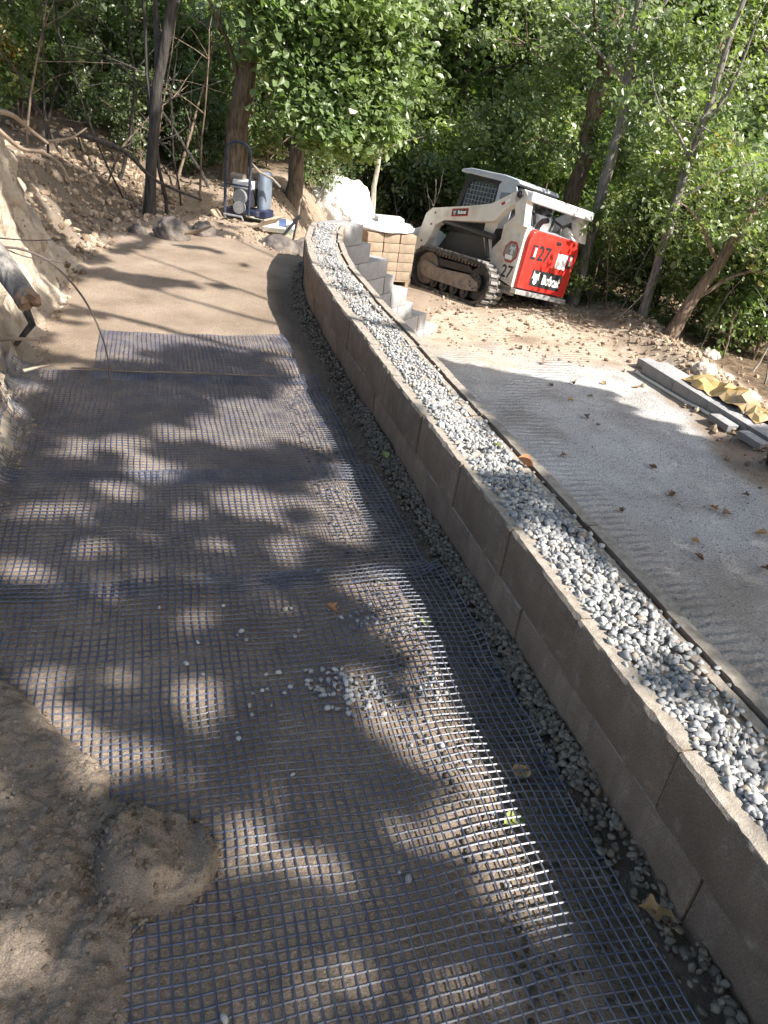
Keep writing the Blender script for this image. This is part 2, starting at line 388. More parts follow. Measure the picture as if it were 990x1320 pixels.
YS = np.r_[np.arange(-3, 0.6, .12), np.arange(.6, 10.5, .04), 10.5+np.cumsum(np.linspace(.06, 2.6, 55))]
OFL = -np.r_[0, np.cumsum(np.r_[np.full(95, .04), np.linspace(.05, 1.8, 55)])]
OFR = np.r_[0, np.cumsum(np.r_[np.full(110, .045), np.linspace(.05, 2.2, 60)])]
def sheet(name, offs, hf, left):
    Yg, Og = np.meshgrid(YS, offs, indexing='ij'); Xg = cb(Yg)+WALLD/2+Og
    Zg = hf(Xg, Yg); n, m = Xg.shape
    idx = np.arange(n*m).reshape(n, m)
    q = np.stack([idx[:-1, :-1], idx[:-1, 1:], idx[1:, 1:], idx[1:, :-1]], -1).reshape(-1, 4)
    if left: q = q[:, ::-1]
    x, y, z = Xg.ravel(), Yg.ravel(), Zg.ravel()
    litter = np.maximum(sstep((y-13.3-.8*fbm(x, y, 40))/1.2), 0)
    if left:
        d = np.interp(y, XF[:, 0], XF[:, 1])-x
        bw = np.interp(y, BW[:, 0], BW[:, 1])
        litter = np.maximum(litter, sstep((d-bw*1.15-.25+.35*fbm(x*1.2, y*1.2, 41))/.5)*sstep((y-5.5)/2))
        litter = np.maximum(litter, .85*sstep((x+3.0+y*0)/-.6)*sstep((y-8.3-.5*fbm(x, y, 44))/.7))
        clay = sstep((d+.05)/.15)*(1-.75*sstep((y-5.9)/.8))
        dust = np.zeros_like(x)
        slope_shade = .75*sstep((d+.05)/.3)*sstep((y-5.9)/.8)*sstep((fbm(x*1.1, y*1.1, 49)+.55)/.5)  # dark brown slope soil, with the slope's shade painted into its colour
        darker = slope_shade*0+sstep((.30-(cb(y)-x)+.07*fbm(x*3, y*3, 47))/.12)*sstep((7.4-y)/.8)*.8  # band of darker soil along the wall foot
    else:
        xb = 3.85+.11*(8.5-y)
        litter = np.maximum(litter, sstep((x-xb-.55+.3*fbm(x*1.5, y*1.5, 42))/.4))
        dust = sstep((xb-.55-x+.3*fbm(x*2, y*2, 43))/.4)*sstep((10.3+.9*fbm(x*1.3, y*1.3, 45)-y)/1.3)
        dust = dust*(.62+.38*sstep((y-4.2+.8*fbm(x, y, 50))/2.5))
        clay = (1-dust)*(1-litter)*.6*sstep((y-8.2)/1.5)*sstep((fbm(x*2, y*2, 46)+.5)/.6)
        darker = np.zeros_like(x)
    if left: darker = np.maximum(darker, slope_shade)
    off = x-cb(y)
    lane = 0*x if left else np.maximum(np.exp(-((off-1.15)/.26)**4), np.exp(-((off-2.35)/.28)**4))*sstep((fbm(x*.9, y*.9, 48)+.6)/.5)
    me = np_mesh(name, np.stack([x, y, z], -1), q, True, {'litter': ('POINT', litter), 'dust': ('POINT', dust), 'clay': ('POINT', clay), 'darker': ('POINT', darker), 'lane': ('POINT', lane)})
    return tag(link(name, me, 'ground_soil'), kind='structure')
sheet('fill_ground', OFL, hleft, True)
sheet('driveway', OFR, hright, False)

def clay_face():
    yv = np.arange(2.2, 6.7, .018); dv = np.r_[np.arange(-.10, .62, .011), np.arange(.62, 1.1, .03)]
    Y, Dd = np.meshgrid(yv, dv, indexing='ij'); xf = np.interp(Y, XF[:, 0], XF[:, 1])
    bw = np.interp(Y, BW[:, 0], BW[:, 1])
    X = xf-Dd; Z = hleft(X, Y)
    cell = np.abs(fbm(Y*3.5, Z*4.5, 130, 5)); chunk = np.floor(vn(Y*5+Z*1.5, Z*6-Y, 131)*4)/4; fine = fbm(Y*16, Z*18, 132, 4)
    amp = sstep((Dd+.10)/.10)*sstep((1.1-Dd)/.3)
    out = amp*(.02+.13*cell+.06*chunk+.030*fine-.05)
    crack = np.exp(-((vn(Y*2.2, Z*.9, 133)-.5)/.03)**2); out = out-.05*crack*amp
    X2 = X+out*.95; Y2 = Y+amp*.03*fbm(Y*9, Z*9+4, 134); Z2 = Z+out*.25-.03*(1-amp)
    n, m = X.shape; idx = np.arange(n*m).reshape(n, m); Q = np.stack([idx[:-1, :-1], idx[1:, :-1], idx[1:, 1:], idx[:-1, 1:]], -1).reshape(-1, 4)[:, ::-1]
    rim = sstep((Dd-bw*.95+.08*fbm(Y*4, Dd*4, 135))/.12).ravel()
    z0 = np.zeros(X.size)
    me = np_mesh('clay_bank', np.stack([X2, Y2, Z2], -1).reshape(-1, 3), Q, True, {'litter': ('POINT', rim*.55), 'dust': ('POINT', z0), 'clay': ('POINT', 1+z0), 'darker': ('POINT', np.clip(.55*crack.ravel()+.5*sstep((fbm(Y*1.3, Z*2.2, 136)-.15)/.3).ravel(), 0, .8)), 'lane': ('POINT', z0)})  # cracks and noise patches coloured darker
    tag(link('clay_bank', me, 'ground_soil'), kind='structure')
clay_face()

# ------------------------------------------------------------------ block walls
BL, BH = .5, .2
def block_mesh(length, seed=0):
    g_ = np.random.default_rng(900+seed); D = WALLD; L = length/2-.0028; z1 = BH-.003
    # section across the wall: plain fill-side face, core, groove, raised lip on the road side
    prof = [(.006, 0), (D, 0), (D, z1+.009), (D-.044, z1+.009), (D-.046, z1-.04), (D-.058, z1-.04), (D-.060, z1), (D-.095, z1), (D-.097, .09), (.062, .09), (.06, z1), (.007, z1), (0, z1-.007), (0, .007)]
    ns = 26; n = len(prof); V = []
    ch = np.abs(g_.normal(0, .0016, (ns, 4)))+np.where(g_.random((ns, 4)) < .10, g_.uniform(.002, .007, (ns, 4)), 0)
    for k in range(ns):
        x = -L+2*L*k/(ns-1)
        e = .006 if k in (0, ns-1) else 0
        for q, (y, z) in enumerate(prof):
            if q == 11: y, z = y+ch[k, 0]+e*.5, z-ch[k, 1]*.4
            elif q == 12: y, z = y+ch[k, 1]*.4+e*.4, z-ch[k, 0]-ch[k, 1]
            elif q == 13: y, z = y+e*.4, z+ch[k, 2]
            elif q in (2, 3): z = z-ch[k, 3]*.8
            elif q in (6, 7, 10): z = z-abs(g_.normal(0, .0015))
            V.append((x, y, z))
    F_ = [tuple(range(n-1, -1, -1)), tuple((ns-1)*n+q for q in range(n))]
    F_ += [(k*n+q, k*n+(q+1) % n, (k+1)*n+(q+1) % n, (k+1)*n+q) for k in range(ns-1) for q in range(n)]
    b = MB(); b.add(V, F_)
    for e in (-1, 1): b.box((e*(L-.016), (.061+D-.096)/2, (.09+z1-.006)/2), (.03, D-.1575, z1-.006-.09))
    me = b.mesh('block', True)
    return me
def plain_block_mesh(length, depth=.3, seed=0, amp=.006):
    b = MB(); b.box((0, depth/2, BH/2-.002), (length-.008, depth, BH-.006))
    me = b.mesh('block', True, .007, 2)
    return me
blks = [block_mesh(BL, k) for k in range(6)]
# joints measured along the fill-side face
ys = np.linspace(-3.5, 8.1, 1200); xs = cb(ys); sl = np.r_[0, np.cumsum(np.hypot(np.diff(xs), np.diff(ys)))]
s0 = np.interp(1.35, ys, sl)
def wall_pt(s):
    return np.array([np.interp(s, sl, xs), np.interp(s, sl, ys)])
wall = thing('retaining_wall', 'long tan concrete block retaining wall with gravel filled cores along the earth fill', 'wall', (float(cb(1.35)), 1.35, -1.2))
wl_loc = Vector(wall.location)
bi = 0
for c in range(8):
    ph = 0 if c % 2 == 0 else BL*.64
    k0 = -9
    for k in range(k0, 15):
        sa = s0 + ph + k*BL; sb = sa + BL
        if sa < .5 or sb > sl[-1]+.06: continue
        pa, pb = wall_pt(sa), wall_pt(sb); d = pb-pa; ang = math.atan2(d[1], d[0])
        mid = (pa+pb)/2
        o = link('block', blks[bi*7 % 6], 'block_tan', wall)
        nrm = np.array([d[1], -d[0]])/np.linalg.norm(d)            # to the road side
        j = -.012*(1 if c == 0 else 0) + random.uniform(-.007, .006) + .004*c
        p = mid + nrm*j
        # local x runs along the wall, local y to the road side (right of travel): flip by turning half round
        o.location = Vector((p[0], p[1], .2-.2*c)) - wl_loc
        o.rotation_euler = (0, 0, ang+math.pi+random.uniform(-.012, .012))
        bi += 1
# road-side return that steps down course by course
SD = np.array([.45, .893]); SN = np.array([.893, -.45])
SO = np.array([-.80, 8.02])
step = thing('stepped_block_wall', 'pale grey block wall end stepping down like stairs to the drive beside the loader', 'wall', (SO[0], SO[1], -1.2))
sblk = plain_block_mesh(.40, .30); shalf = plain_block_mesh(.22, .30)
for c in range(8):
    run = .16 + .31*c
    s = -.25 if c % 2 else -.05
    while s < run+.02:
        rem = run+.12-s
        me, L = (sblk, .40) if rem > .30 else (shalf, .22)
        mid = SO + SD*(s+L/2) + SN*(.003*random.uniform(-1, 1)) + SN*.0
        o = link('block', me, 'block_grey', step)
        o.location = Vector((mid[0], mid[1], .2-.2*c)) - Vector(step.location)
        o.rotation_euler = (0, 0, math.atan2(SD[1], SD[0])+random.uniform(-.03, .03))
        s += L

# ------------------------------------------------------------------ stones
def ico(sub):
    bm = bmesh.new(); bmesh.ops.create_icosphere(bm, subdivisions=sub, radius=1)
    V = np.array([v.co[:] for v in bm.verts]); Fc = np.array([[v.index for v in f.verts] for f in bm.faces]); bm.free(); return V, Fc
ICO = {1: ico(1), 2: ico(2)}
def rotmats(n, g):
    q = g.normal(size=(n, 4)); q /= np.linalg.norm(q, axis=1)[:, None]; w, x, y, z = q.T
    return np.stack([np.stack([1-2*(y*y+z*z), 2*(x*y-z*w), 2*(x*z+y*w)], -1), np.stack([2*(x*y+z*w), 1-2*(x*x+z*z), 2*(y*z-x*w)], -1), np.stack([2*(x*z-y*w), 2*(y*z+x*w), 1-2*(x*x+y*y)], -1)], 1)
def stones(name, P, R, sub, g, flat=.62, lump=.16, smooth=True):
    V0, F0 = ICO[sub]; n, k = len(P), len(V0)
    sc = np.stack([R*g.uniform(.85, 1.25, n), R*g.uniform(.7, 1.05, n), R*flat*g.uniform(.75, 1.2, n)], -1)
    jit = 1+lump*(g.random((n, k))*2-1)
    # large-scale facets: push along a few random directions
    V = V0[None]*jit[..., None]
    for _ in range(6):
        d = g.normal(size=(n, 1, 3)); d /= np.linalg.norm(d, axis=2, keepdims=True)
        t = (V*d).sum(2, keepdims=True); V = V - d*np.maximum(0, t-.66)*.92
    V = V*sc[:, None, :]
    M = rotmats(n, g); tilt = .45
    # mostly lying flat: blend random rotation with a random spin about z
    a = g.uniform(0, 6.283, n); Z = np.zeros((n, 3, 3)); Z[:, 0, 0] = np.cos(a); Z[:, 0, 1] = -np.sin(a); Z[:, 1, 0] = np.sin(a); Z[:, 1, 1] = np.cos(a); Z[:, 2, 2] = 1
    pick = g.random(n) < tilt; Z[pick] = M[pick]
    V = np.einsum('nij,nkj->nki', Z, V) + P[:, None, :]
    Fc = (F0[None]+(np.arange(n)*k)[:, None, None]).reshape(-1, 3)
    return np_mesh(name, V.reshape(-1, 3), Fc, smooth, {'tint': ('FACE', np.repeat(g.random(n), len(F0)))})
def wall_frame(y):
    """fill-side point, unit normal to the road side"""
    x = cb(y); dx = (cb(y+.05)-cb(y-.05))/.1; t = np.stack([dx, np.ones_like(dx)], -1); t /= np.linalg.norm(t, axis=-1, keepdims=True)
    return np.stack([x, y], -1), np.stack([t[:, 1], -t[:, 0]], -1)
def core_stones(y0, y1, n, sub, g, r0, r1):
    y = g.uniform(y0, y1, n); p, nr = wall_frame(y)
    lo_ = .036+.028*sstep((y-3.0)/1.5); o = lo_ + (WALLD-.10-lo_)*g.random(n)
    # patches where the dusty web of the block shows, and a few stray stones on the margins
    web = fbm(y*3.1, o*9, 61); keep = (web < .30-.35*sstep((y-4.2)/1.5)*sstep((.16-o)/.08)) | (g.random(n) < .2)
    stray = g.random(n) < .10; o = np.where(stray, g.uniform(.02, .28, n), o)
    y, o, p, nr = y[keep], o[keep], p[keep], nr[keep]
    xy = p + nr*o[:, None]
    r = g.uniform(r0, r1, len(y))*np.where(g.random(len(y)) < .08, 1.35, 1)
    z = .398 + .010*fbm(y*4, o*12, 62) + g.uniform(-.016, .008, len(y)) - .008*np.abs((o-.15)/.15)**3
    return np.c_[xy, z], r
g = np.random.default_rng(11)
for (y0, y1, n, sub, r0, r1) in ((-.2, 3.6, 9500, 2, .0072, .0138), (3.6, 8.1, 8500, 1, .0065, .0125)):
    P, R = core_stones(y0, y1, n, sub, g, r0, r1)
    o = link('gravel', stones('gravel', P, R, sub, g), 'gravel_pale')
    tag(o, 'pale grey drainage gravel filling the cores along the wall top', 'gravel', kind='stuff') if sub == 2 else tag(o, 'pale grey drainage gravel in the wall top curving towards the stepped end', 'gravel', kind='stuff')
# soil and fines under the stones so no hollow shows
fy = np.arange(-2, 8.12, .03); p, nr = wall_frame(fy); A = p+nr*.055; B = p+nr*(WALLD-.09)
cols = 9; V = []
for i in range(cols):
    t = i/(cols-1); q = A*(1-t)+B*t; V.append(np.c_[q, .385+.012*fbm(fy*6, np.full_like(fy, t*6), 63)])
V = np.stack(V, 1); n, m = V.shape[:2]; idx = np.arange(n*m).reshape(n, m)
Q = np.stack([idx[:-1, :-1], idx[:-1, 1:], idx[1:, 1:], idx[1:, :-1]], -1).reshape(-1, 4)
o = link('stone_dust', np_mesh('stone_dust', V.reshape(-1, 3), Q, True), 'rock_pale'); tag(o, 'fine pale stone dust between the gravel in the wall cores', 'stone dust', kind='stuff')
# drain gravel against the fill-side foot
n = 6500; y = np.r_[g.uniform(.3, 4.2, 4200), g.uniform(4.2, 8, 2300)]; p, nr = wall_frame(y)
o_ = -np.abs(g.normal(0, .042, n)) - .004; o_ *= np.where(y > 4.2, 1.9, 1)
thin = ((fbm(y*1.7, o_*4, 66) < -.05) | (y < 1.25)) & (g.random(n) < .72) & (y < 2.0); keep = ~thin
y, o_, p, nr = y[keep], o_[keep], p[keep], nr[keep]
xy = p+nr*o_[:, None]; z = ground_z(xy[:, 0], xy[:, 1]) + .065*np.exp(-(o_/.075)**2) - .012 + g.uniform(-.012, .008, len(y))
P = np.c_[xy, z]; near = y < 2.6
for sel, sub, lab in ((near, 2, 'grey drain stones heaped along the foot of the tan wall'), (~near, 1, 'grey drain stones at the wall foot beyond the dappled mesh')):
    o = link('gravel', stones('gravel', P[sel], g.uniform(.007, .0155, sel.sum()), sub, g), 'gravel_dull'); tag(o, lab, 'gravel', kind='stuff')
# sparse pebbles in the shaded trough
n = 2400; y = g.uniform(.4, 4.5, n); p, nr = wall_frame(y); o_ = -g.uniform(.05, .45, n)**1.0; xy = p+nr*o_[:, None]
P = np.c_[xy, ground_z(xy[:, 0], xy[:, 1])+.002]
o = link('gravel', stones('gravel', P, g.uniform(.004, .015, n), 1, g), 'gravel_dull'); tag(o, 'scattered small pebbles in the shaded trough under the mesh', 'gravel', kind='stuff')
# loose grit on the drive
n = 9000; x = g.uniform(.6, 3.6, n); y = g.uniform(2.2, 10.2, n); k = x > cb(y)+.42; x, y = x[k], y[k]
P = np.c_[x, y, ground_z(x, y)+.001]
o = link('gravel', stones('gravel', P, g.uniform(.002, .008, len(x))*np.where(g.random(len(x)) < .05, 1.6, 1), 1, g), 'gravel_drive'); tag(o, 'fine loose grit scattered over the grey drive', 'gravel', kind='stuff')
# clods on the cut bank, the dirt berm and round the machine
def scatter(name, n, fx, fy, r0, r1, lab, cat, mat='clod', sub=1, pw=2.5):
    x = fx(n); y = fy(n, x); r = r0+(r1-r0)*g.random(n)**pw
    P = np.c_[x, y, ground_z(x, y)+r*.25]
    o = link(name, stones(name, P, r, sub, g, .75, .25), mat); return tag(o, lab, cat, kind='stuff')
def bank_x(n):
    return g.uniform(0, 1, n)
yy = 10.5-8.0*g.random(9000)**1.5; xx = np.interp(yy, XF[:, 0], XF[:, 1])+.12-g.gamma(1.6, .45, 9000)*np.where(yy > 6, 1.3, .6)
rr = .003+np.where(yy > 5.8, .050, .016)*g.random(9000)**5; o = link('dirt_clods', stones('dirt_clods', np.c_[xx, yy, ground_z(xx, yy)+rr*.25], rr, 1, g, .8, .42, False), 'clod')
tag(o, 'loose earth clods and crumbs lying on the cut bank', 'clods', kind='stuff')
n = 5200; yy = g.uniform(6.5, 14, n); xx = 3.75+.11*(8.5-yy)+g.normal(.15, .30, n); rr = .005+.055*g.random(n)**6
o = link('dirt_clods', stones('dirt_clods', np.c_[xx, yy, ground_z(xx, yy)+rr*.25], rr, 1, g, .8, .42, False), 'clod'); tag(o, 'pale dirt clods along the berm at the edge of the woods', 'clods', kind='stuff')
n = 6000; xx = g.normal(1.6, 1.5, n); yy = g.normal(11.4, 1.2, n); rr = .003+.040*g.random(n)**10; k = (yy > 9.6) & (xx > .2); xx, yy, rr = xx[k], yy[k], rr[k]
o = link('dirt_clods', stones('dirt_clods', np.c_[xx, yy, ground_z(xx, yy)+rr*.25], rr, 1, g, .8, .42, False), 'clod'); tag(o, 'churned dirt crumbs around the tracks of the loader', 'clods', kind='stuff')
n = 6000; xx = g.normal(-1.9, .9, n); yy = g.normal(10.2, .9, n); rr = .004+.032*g.random(n)**6; k = (yy > 8.5) & (xx < cb(yy)-.15); xx, yy, rr = xx[k], yy[k], rr[k]
o = link('dirt_clods', stones('dirt_clods', np.c_[xx, yy, ground_z(xx, yy)+rr*.25], rr, 1, g, .8, .42, False), 'clod'); tag(o, 'loose brown crumbs of soil round the plate compactor', 'clods', kind='stuff')

# ------------------------------------------------------------------ geogrid sheets
UW = np.array([-.33, .944]); VW = np.array([-.944, -.33])
def grid_ground(x, y):
    z = hleft(x, y); return z
def geogrid(s0, s1, t0, t1, lift, seed, label, skew=0, cell=.0265, curl_end=0):
    """woven mesh laid parallel to the wall: s runs along it, t away from it"""
    O = np.array([float(cb(0)), 0.0])
    S = np.arange(s0, s1, cell); T = np.arange(t0, t1, cell)
    def pos(s, t):
        x = O[0]+UW[0]*s+VW[0]*t; y = UW[1]*s+VW[1]*t
        x = x+.016*fbm(s*1.6, t*2.4, seed)+.004*fbm(s*9, t*9, seed+5, 2)+skew*(s-s0)*.05; y = y+.018*fbm(s*1.9+7, t*1.8, seed+1)+.004*fbm(s*9+3, t*9, seed+6, 2)
        z = grid_ground(x, y)+.004+.0065*fbm(s*2.6, t*2.6, seed+7)+lift*np.exp(-((t-.30)/.20)**2)*(.55+.45*fbm(s*1.3, t*.7, seed+2))
        z = z+.016*np.maximum(0, fbm(s*2.2, t*2.2, seed+3)-.1)+.05*np.exp(-(t-t0)/.03)*np.maximum(0, fbm(s*3, t*0, seed+8))
        if curl_end: z = z+curl_end*np.exp(-(s1-s)/.06)
        z = z+.10*sstep((np.interp(y, XF[:, 0], XF[:, 1])-x+.12)/.25)*sstep((y-2.1)/.3)
        return np.stack([x, y, z], -1)
    def strips(P, W, w):
        a = P-W*w/2; b = P+np.array([0, 0, .0022]); c = P+W*w/2
        V = np.stack([a, b, c], 2); nl, npt = P.shape[:2]
        idx = np.arange(nl*npt*3).reshape(nl, npt, 3)
        q = [np.stack([idx[:, :-1, k], idx[:, :-1, k+1], idx[:, 1:, k+1], idx[:, 1:, k]], -1).reshape(-1, 4) for k in (0, 1)]
        return V.reshape(-1, 3), np.concatenate(q)
    SS, TT = np.meshgrid(S, T, indexing='ij')
    P = pos(SS, TT)
    V1, Q1 = strips(P, np.array([UW[0], UW[1], 0]), .0062)                         # bars across
    V2, Q2 = strips(P.transpose(1, 0, 2)+np.array([0, 0, .0008]), np.array([VW[0], VW[1], 0]), .0050)
    o = link('geogrid', np_mesh('geogrid', np.concatenate([V1, V2]), np.concatenate([Q1, Q2+len(V1)]), False), 'geogrid')
    return tag(o, label, 'geogrid', 'sheets of geogrid mesh')
geogrid(-.2, 2.82, .09, 2.35, .05, 71, 'black plastic geogrid mesh in the foreground under stray stones and sand', 0)
geogrid(2.70, 3.66, .14, 2.30, .055, 74, 'black geogrid mesh sheet lapped beneath the edge of the foreground sheet', .1)
geogrid(3.54, 4.95, .18, 2.25, .035, 76, 'black geogrid mesh sheet between the pale hem strip and the middle sheet', .1)
geogrid(4.82, 5.76, .26, 1.50, .03, 78, 'short black geogrid mesh sheet ending at the bare tan soil', .1)
# hem where the sheets lap
for (s, t0, t1, lab) in ((4.93, .28, 1.60, 'pale soil covered hem strip between the two far mesh sheets'),):
    O = np.array([float(cb(0)), 0.0]); b = MB(); pts = []
    for t in np.linspace(t0, t1, 40):
        q = O+UW*s+VW*t; pts.append((q[0], q[1], float(grid_ground(q[0], q[1]))+.018+.004*math.sin(t*9)))
    b.tube(pts, .0045, 6); tag(b.build('hem_strip', 'root'), lab, 'strip')

# stones lying on the mesh, one by one
sm = []
for k in range(10):
    gg = np.random.default_rng(200+k); me = stones('stone', np.zeros((1, 3)), np.array([1.0]), 2, gg, .72, .12)
    me.materials.append(MATS['gravel_pale']); sm.append(me)
spots = [(288,772),(311,807),(318,818),(306,812),(368,778),(376,777),(385,806),(381,813),(255,821),(262,862),(343,863),(338,884),(345,882),(326,888),(322,904),(367,887),(305,938),(308,946),(378,993),(411,731),(475,731),(360,861),(325,915),(350,903),(573,1000),(516,1117),(528,1127),(616,1104),(657,1134),(588,1142),(598,958),(607,975),(637,1042),(633,1078),(520,945),(531,955),(603,985),(430,640),(240,848),(205,776),(640,1062),(572,955),(425,780),(553,925),(566,932),(290,1305),(645,1090)]
pile = np.random.default_rng(31)
spots2 = [(430+pile.normal(0, 26), 882+pile.normal(0, 15)) for _ in range(58)] + [(480+pile.normal(0, 26), 888+pile.normal(0, 15)) for _ in range(52)] + [(548+pile.normal(0, 20), 878+pile.normal(0, 16)) for _ in range(22)] + [(470+pile.normal(0, 16), 790+pile.normal(0, 10)) for _ in range(24)] + [(520+pile.normal(0, 14), 800+pile.normal(0, 10)) for _ in range(14)]
for k, (px, py) in enumerate(spots+spots2):
    p = at(px, py, .03); r = random.uniform(.006, .0115)
    o = link('stone', sm[k % 10], None, None, (p[0], p[1], gz(p[0], p[1])+r*.55+.004), (random.uniform(-.3, .3), random.uniform(-.3, .3), random.uniform(0, 6)))
    o.scale = (r, r, r)
    if k < len(spots): tag(o, 'single pale grey pebble lying apart from the others on the geogrid mesh', 'stone', 'stray pebbles on the mesh')
    elif k < len(spots)+132: tag(o, 'pale grey pebble in the loose pile spilled over the mesh', 'stone', 'pebbles of the spilled pile')
    else: tag(o, 'pale pebble in the small clump beside an orange leaf on the mesh', 'stone', 'pebbles of the small clump')

# ------------------------------------------------------------------ sand pile with a scooped cap
def sand_z(X, Y):
    px = np.array([(0.2, -.20), (.70, -.24), (.90, -.34), (1.02, -.36), (1.10, -.30), (1.25, -.42), (1.38, -.55), (1.50, -.74), (1.62, -.95), (1.72, -1.15), (2.0, -1.5)])
    edge = np.interp(Y, px[:, 0], px[:, 1])+.05*fbm(X*5, Y*5, 81)+.035*fbm(X*18, Y*18, 181, 3)
    d = edge-X
    z = -.03+.065*sstep((d+.03)/.16)+.05*sstep((d-.1)/.7)+.022*fbm(X*3, Y*3, 82)*sstep(d/.2)+.010*fbm(X*11, Y*11, 83)*sstep(d/.12)
    lump = sstep((fbm(X*2.3+3, Y*2.3, 84)+.25)/.5); z = z+lump*.022*np.abs(fbm(X*26, Y*26, 85, 4))*sstep(d/.1)+.006*np.abs(fbm(X*55, Y*55, 87, 3))*sstep(d/.1)
    c = at(208, 1088, .07)[:2]
    a = .35; dx, dy = X-c[0], Y-c[1]; u = dx*math.cos(a)+dy*math.sin(a); v = -dx*math.sin(a)+dy*math.cos(a)
    rr = np.sqrt((u/.135)**2+(v/.135)**2)+.05*fbm(X*12, Y*12, 86)
    cap = np.where(rr < 1.25, (1-sstep((rr-.78)/.34))*.075, 0)
    cup = np.where(rr < .85, -.022*(1-(rr/.85)**2), 0)
    gro = -.022*np.maximum(0, np.sin(u*95+v*10))*np.exp(-((v-.075)/.045)**2)*np.where(rr < .95, 1, 0)
    z = z+cap+cup+gro
    # ditch beside the cap, footprint crease
    z = z-.035*np.exp(-(((u+.15)/.045)**2+((v+.02)/.10)**2))
    q = at(75, 1215, .05)[:2]; z = z-.022*np.exp(-(((X-q[0])/.02)**2+((Y-q[1]-.02)/.06)**2))
    return np.asarray(hleft(X, Y))+z
def sand_pile():
    xs_ = np.arange(-1.75, -.12, .006); ys_ = np.arange(.30, 1.95, .006); X, Y = np.meshgrid(xs_, ys_, indexing='ij')
    Z = sand_z(X, Y)
    n, m = X.shape; idx = np.arange(n*m).reshape(n, m); Q = np.stack([idx[:-1, :-1], idx[1:, :-1], idx[1:, 1:], idx[:-1, 1:]], -1).reshape(-1, 4)
    o = link('sand_pile', np_mesh('sand_pile', np.stack([X, Y, Z], -1).reshape(-1, 3), Q, True), 'sand')
    tag(o, 'moist brown sand heap with a rounded scooped cap covering the mesh corner', 'sand')
sand_pile()
gq = np.random.default_rng(55); n = 4600; c = at(208, 1088, .07)[:2]
x = np.r_[c[0]-.15+gq.normal(0, .17, 1500), c[0]+.145*np.cos(gq.uniform(0, 6.28, 700))+gq.normal(0, .012, 700), gq.uniform(-1.3, -.2, 2400)]; y = np.r_[c[1]+.02+gq.normal(0, .14, 1500), np.zeros(700), gq.uniform(.5, 1.8, 2400)]
a = gq.uniform(0, 6.28, 700); x[1500:2200] = c[0]+.150*np.cos(a)+gq.normal(0, .014, 700); y[1500:2200] = c[1]+.150*np.sin(a)+gq.normal(0, .014, 700)
zz = sand_z(x, y); k = zz-hleft(x, y) > -.012; zz = np.maximum(zz, hleft(x, y)+.004); rr = (.0015+.0085*gq.random(n)**4)[k]
o = link('sand_crumbs', stones('sand_crumbs', np.c_[x, y, zz+.001][k], rr, 1, gq, .85, .4, False), 'clod_damp'); tag(o, 'moist crumbs of sand scattered over the heap', 'sand', kind='stuff')

